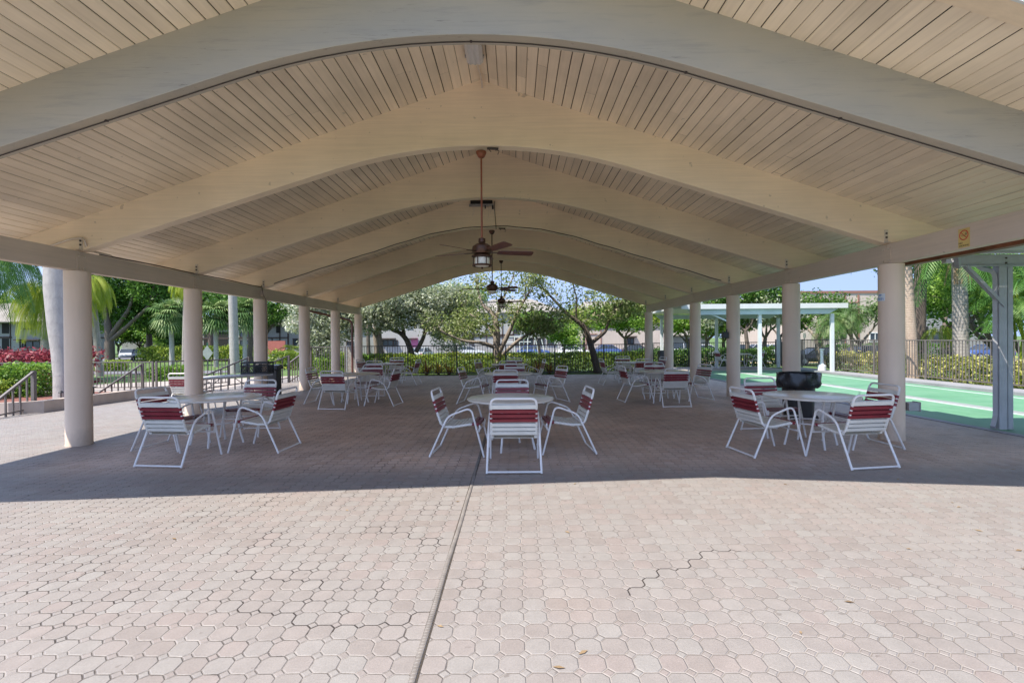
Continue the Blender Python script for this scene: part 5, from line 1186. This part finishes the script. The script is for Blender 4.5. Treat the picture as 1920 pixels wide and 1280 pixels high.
building('long white block with hooded windows behind the silver trees', 700, 866, 588, 72, 'wall', roof='shingle', rise=2.2, wins=[(716, 603, 730, 614, 'w'), (738, 603, 748, 614, 'w'), (762, 603, 772, 614, 'w'), (718, 638, 737, 648, 'h'), (738, 638, 745, 648, 'n'), (772, 638, 778, 648, 'h'), (800, 603, 812, 614, 'w')], trims=[])
MBd = MB(); p = at(777, 643, 71.8)
building('white half timbered block behind the main tree', 868, 1052, 585, 70, 'wall', roof='shingle', rise=2.2, wins=[(880, 632, 887, 644, 'n'), (962, 610, 972, 625, 'n'), (966, 634, 980, 646, 'n'), (984, 634, 1000, 646, 'n'), (1004, 634, 1020, 646, 'n'), (1026, 634, 1042, 646, 'n')], trims=[(868, 627, 963, 628.6), (868, 630, 963, 631.2), (886, 590, 888, 650), (911, 590, 913, 650), (941, 590, 943, 650), (962, 600, 964, 650)])
building('cream gabled flats behind the forked tree', 1055, 1260, 600, 74, 'peach', roof='shingle', rise=3.2, wins=[(1066, 636, 1082, 646, 'h'), (1120, 606, 1134, 616, 'n'), (1141, 606, 1150, 614, 'n'), (1176, 634, 1188, 645, 'h'), (1090, 606, 1100, 616, 'n')], trims=[(1098, 615, 1099.5, 655), (1126, 600, 1127.5, 655), (1105, 626, 1120, 627), (1240, 620, 1242, 650)])
building('low grey shed behind the white cars', 1262, 1330, 628, 80, 'wallg', roof='shingle', rise=1.2, wins=[(1285, 636, 1296, 645, 'n')])
building('large peach building with brown bands beyond the court', 1475, 1690, 545, 62, 'peach', depth=14, flat=True, wins=[(1548, 626, 1555, 632, 'n'), (1576, 627, 1584, 638, 'n'), (1630, 624, 1650, 640, 'w')], trims=[(1538, 552, 1541, 655), (1583, 552, 1586, 655), (1608, 552, 1611, 655), (1475, 546, 1690, 549), (1583, 566, 1611, 568), (1475, 570, 1541, 572)])
building('dark balconied flats right of the nearest right column', 1686, 1850, 575, 66, 'wallg', roof='shingle', rise=1.5, wins=[(1690, 585, 1704, 604, 'open'), (1690, 620, 1704, 640, 'open'), (1724, 612, 1740, 640, 'open'), (1748, 622, 1776, 640, 'n')], trims=[(1690, 606, 1704, 608)])
b = MB(); p, q = at(503, 643, 70), at(535, 660, 70); b.box(((p.x + q.x) / 2, 70, (p.z + q.z) / 2), (q.x - p.x, .25, p.z - q.z + .6)); tag(b.build('red_wall', M['redwall']), 'low brick red garden wall in front of the shingled house', 'garden wall')
b = MB(); p = at(777, 643, 71.7); b.box((p.x, 71.85, p.z - .2), (1.0, .08, 1.9)); tag(b.build('pink_door', mk_plain('pink_door_paint', (.45, .12, .25), .5)), 'pink door seen through the fork of the silvery buttonwood', 'door')
# bench swing / pipe trellis behind main tree
t = empty('pipe_trellis', G0(1012, 55), 0, 'white pipe arbour of crossed poles under the olive green tree', 'trellis')
rg3 = random.Random(3)
for k in range(11):
    x = -3.6 + k * .72; b = MB(); b.tube([(x, 0, 0), (x + rg3.uniform(-.6, .6), 0, 2.7)], .05, 6); b.build('pole', M['cwhite'], t)
MB().tube([(-3.8, 0, 2.7), (3.9, 0, 2.7)], .05, 6).build('top_rail', M['cwhite'], t); MB().tube([(-3.8, 0, 2.1), (-1.0, 0, 2.1)], .04, 6).build('side_rail', M['cwhite'], t)
b = G0(982, 42); t = empty('globe_lamp', b, 0, 'white globe lamp post behind the rear fence', 'lamp post')
MB().tube([(0, 0, 0), (0, 0, 2.45)], .04, 8).build('post', M['fixt'], t); MB().lathe([(.05, 2.42), (.17, 2.5), (.22, 2.63), (.17, 2.76), (.04, 2.84)], 16).build('globe', M['globe'], t, smooth=60)
# street sign diamond (back side) at left
b = G0(389, 36); t = empty('street_sign', b, 0, 'grey back of a diamond road sign on a green post', 'sign'); zz = at(389, 661, 36).z - b[2]
MB().box((0, 0, zz / 2 + .3), (.09, .06, zz + .9)).build('post', M['dgreen'], t)
MB().prism([(0, zz - .58), (.42, zz - .02), (0, zz + .54), (-.42, zz - .02)], 'Y', -.045, -.035).build('sign_face', M['signback'], t)
b = G0(1508, 36); t = empty('parking_sign', b, 0, 'small grey parking sign beside the white shelter post', 'sign'); zz = at(1508, 629, 36).z - b[2]
MB().box((0, 0, zz / 2), (.05, .05, zz)).build('post', M['steel'], t); MB().box((0, -.04, zz), (.20, .02, .38)).build('sign_face', M['signback'], t)

# ------------------------------------------------------------------ cars
def car(label, u, Y, head, col, L=4.5, W=1.8, H=1.45, suv=False):
    p = at(u, 650, Y); z = gz(p.x, Y) + .05
    t = empty('parked_car', (p.x, Y, z), head, label, 'car', 'parked cars'); H = 1.72 if suv else H
    secs = [(-L / 2, .45, .62, .80), (-L / 2 + .08, .30, .86, .92), (-L * .30, .26, .96, 1), (-L * .15, .25, .98, 1), (L * .1, .25, .97, 1), (L * .24, .26, .93, 1), (L / 2 - .3, .28, .78, .95), (L / 2 - .04, .35, .66, .88), (L / 2, .42, .58, .78)]
    def loft(secs, name, mat, parent):
        b = MB(); vs = []; n = 8
        for x, zl, zh, wf in secs:
            w_ = W / 2 * wf; vs += [(x, -w_ * .92, zl), (x, -w_, zl + .12), (x, -w_, (zl + zh) / 2 + .1), (x, -w_ * .90, zh), (x, w_ * .90, zh), (x, w_, (zl + zh) / 2 + .1), (x, w_, zl + .12), (x, w_ * .92, zl)]
        fs = [(i * n + k, i * n + (k + 1) % n, (i + 1) * n + (k + 1) % n, (i + 1) * n + k) for i in range(len(secs) - 1) for k in range(n)]
        fs += [tuple(range(n)), tuple((len(secs) - 1) * n + k for k in range(n))]; b.add(vs, fs); return b.build(name, mat, parent, smooth=35)
    loft(secs, 'car_body', col, t)
    r0, r1 = (-L * .42, L * .12) if suv else (-L * .26, L * .06)
    def cab(name, mat, pr, e, zt):
        b = MB(); w0, w1 = W / 2 * .93, W / 2 * .72; zb = .92; xa, xb = (-L * .47 if suv else -L * .40), L * .25
        vs = [(xa, -w0, zb), (xb, -w0, zb - .03), (xb, w0, zb - .03), (xa, w0, zb), (r0, -w1 - e, zt), (r1, -w1 - e, zt), (r1, w1 + e, zt), (r0, w1 + e, zt)]
        b.add(vs, [(0, 3, 2, 1), (4, 5, 6, 7), (0, 1, 5, 4), (1, 2, 6, 5), (2, 3, 7, 6), (3, 0, 4, 7)]); return b.build(name, mat, pr, bevel=.05)
    cab('windows', M['window'], t, 0, H - .05)
    b = MB(); b.box(((r0 + r1) / 2, 0, H - .03), (r1 - r0 + .1, W * .74, .06)); 
    for s in (-1, 1):
        b.bar(((-L * .47 if suv else -L * .40), s * W * .46, .92), (r0, s * W * .37, H - .03), .06, .06); b.bar((L * .25, s * W * .46, .90), (r1, s * W * .37, H - .03), .05, .05); b.bar((-L * .07, s * W * .467, .92), (-L * .07, s * W * .375, H - .03), .05, .05)
    b.build('roof', col, t, bevel=.02)
    for sx in (-.31, .31):
        for s in (-1, 1):
            wb_ = MB(); y = s * (W / 2 - .09); wb_.tube([(sx * L, y - .1, .32), (sx * L, y + .1, .32)], .32, 20); wh = wb_.build('wheel', M['tyre'], t, smooth=40)
            rb_ = MB(); rb_.tube([(sx * L, y + s * .09, .32), (sx * L, y + s * .108, .32)], .2, 16); rb_.build('rim', M['rim'], wh, smooth=40)
    for s in (-1, 1):
        MB().box((-L / 2 + .06, s * W * .36, .72), (.06, .3, .14)).build('tail_light', M['head'], t); MB().box((L / 2 - .10, s * W * .34, .62), (.12, .3, .12)).build('headlight', M['globe'], t)
cw, cbk, cbl, cs_, cg = mk_car('white_car_paint', (.75, .75, .75)), mk_car('black_car_paint', (.02, .022, .025)), mk_car('blue_car_paint', (.05, .09, .24)), mk_car('silver_car_paint', (.45, .47, .48)), mk_car('grey_car_paint', (.10, .11, .12))
car('white hatchback behind the rear fence between the forked trees', 1075, 64, 0, cw)
car('blue sedan right of the leaning forked tree', 1143, 66, .05, cbl)
car('dark blue car left of the white hatchback', 1000, 66, 0, cbl)
car('dark car left of the farthest right column', 1195, 66, 0, cbk)
car('light blue car seen through the fork of the silvery tree', 792, 58, 1.4, cs_)
car('white car low behind the main tree trunk', 880, 66, 0, cs_)
car('white car under the white shelter, left one', 1283, 64, 0, cw, suv=True)
car('white car under the white shelter, right one', 1325, 64, 0, cw)
car('black car right of the loudspeaker column', 1392, 62, .1, cbk)
car('pale blue car behind the shelter middle post', 1430, 64, 0, cs_)
car('white car farthest right under the shelter', 1458, 62, 0, cw)
car('dark sedan left of the shelter end post', 1528, 42, PI, cbk)
car('dark grey sedan just left of the nearest right column', 1618, 35, PI + .12, cg)
car('black sedan on the road right of the pale ringed palm', 1848, 49, PI, cbl)
car('silver sedan beside the dark oak trunk', 238, 66, -.9, cs_)
car('black sedan with open shade beside the silver one', 262, 64, -.9, cbk)
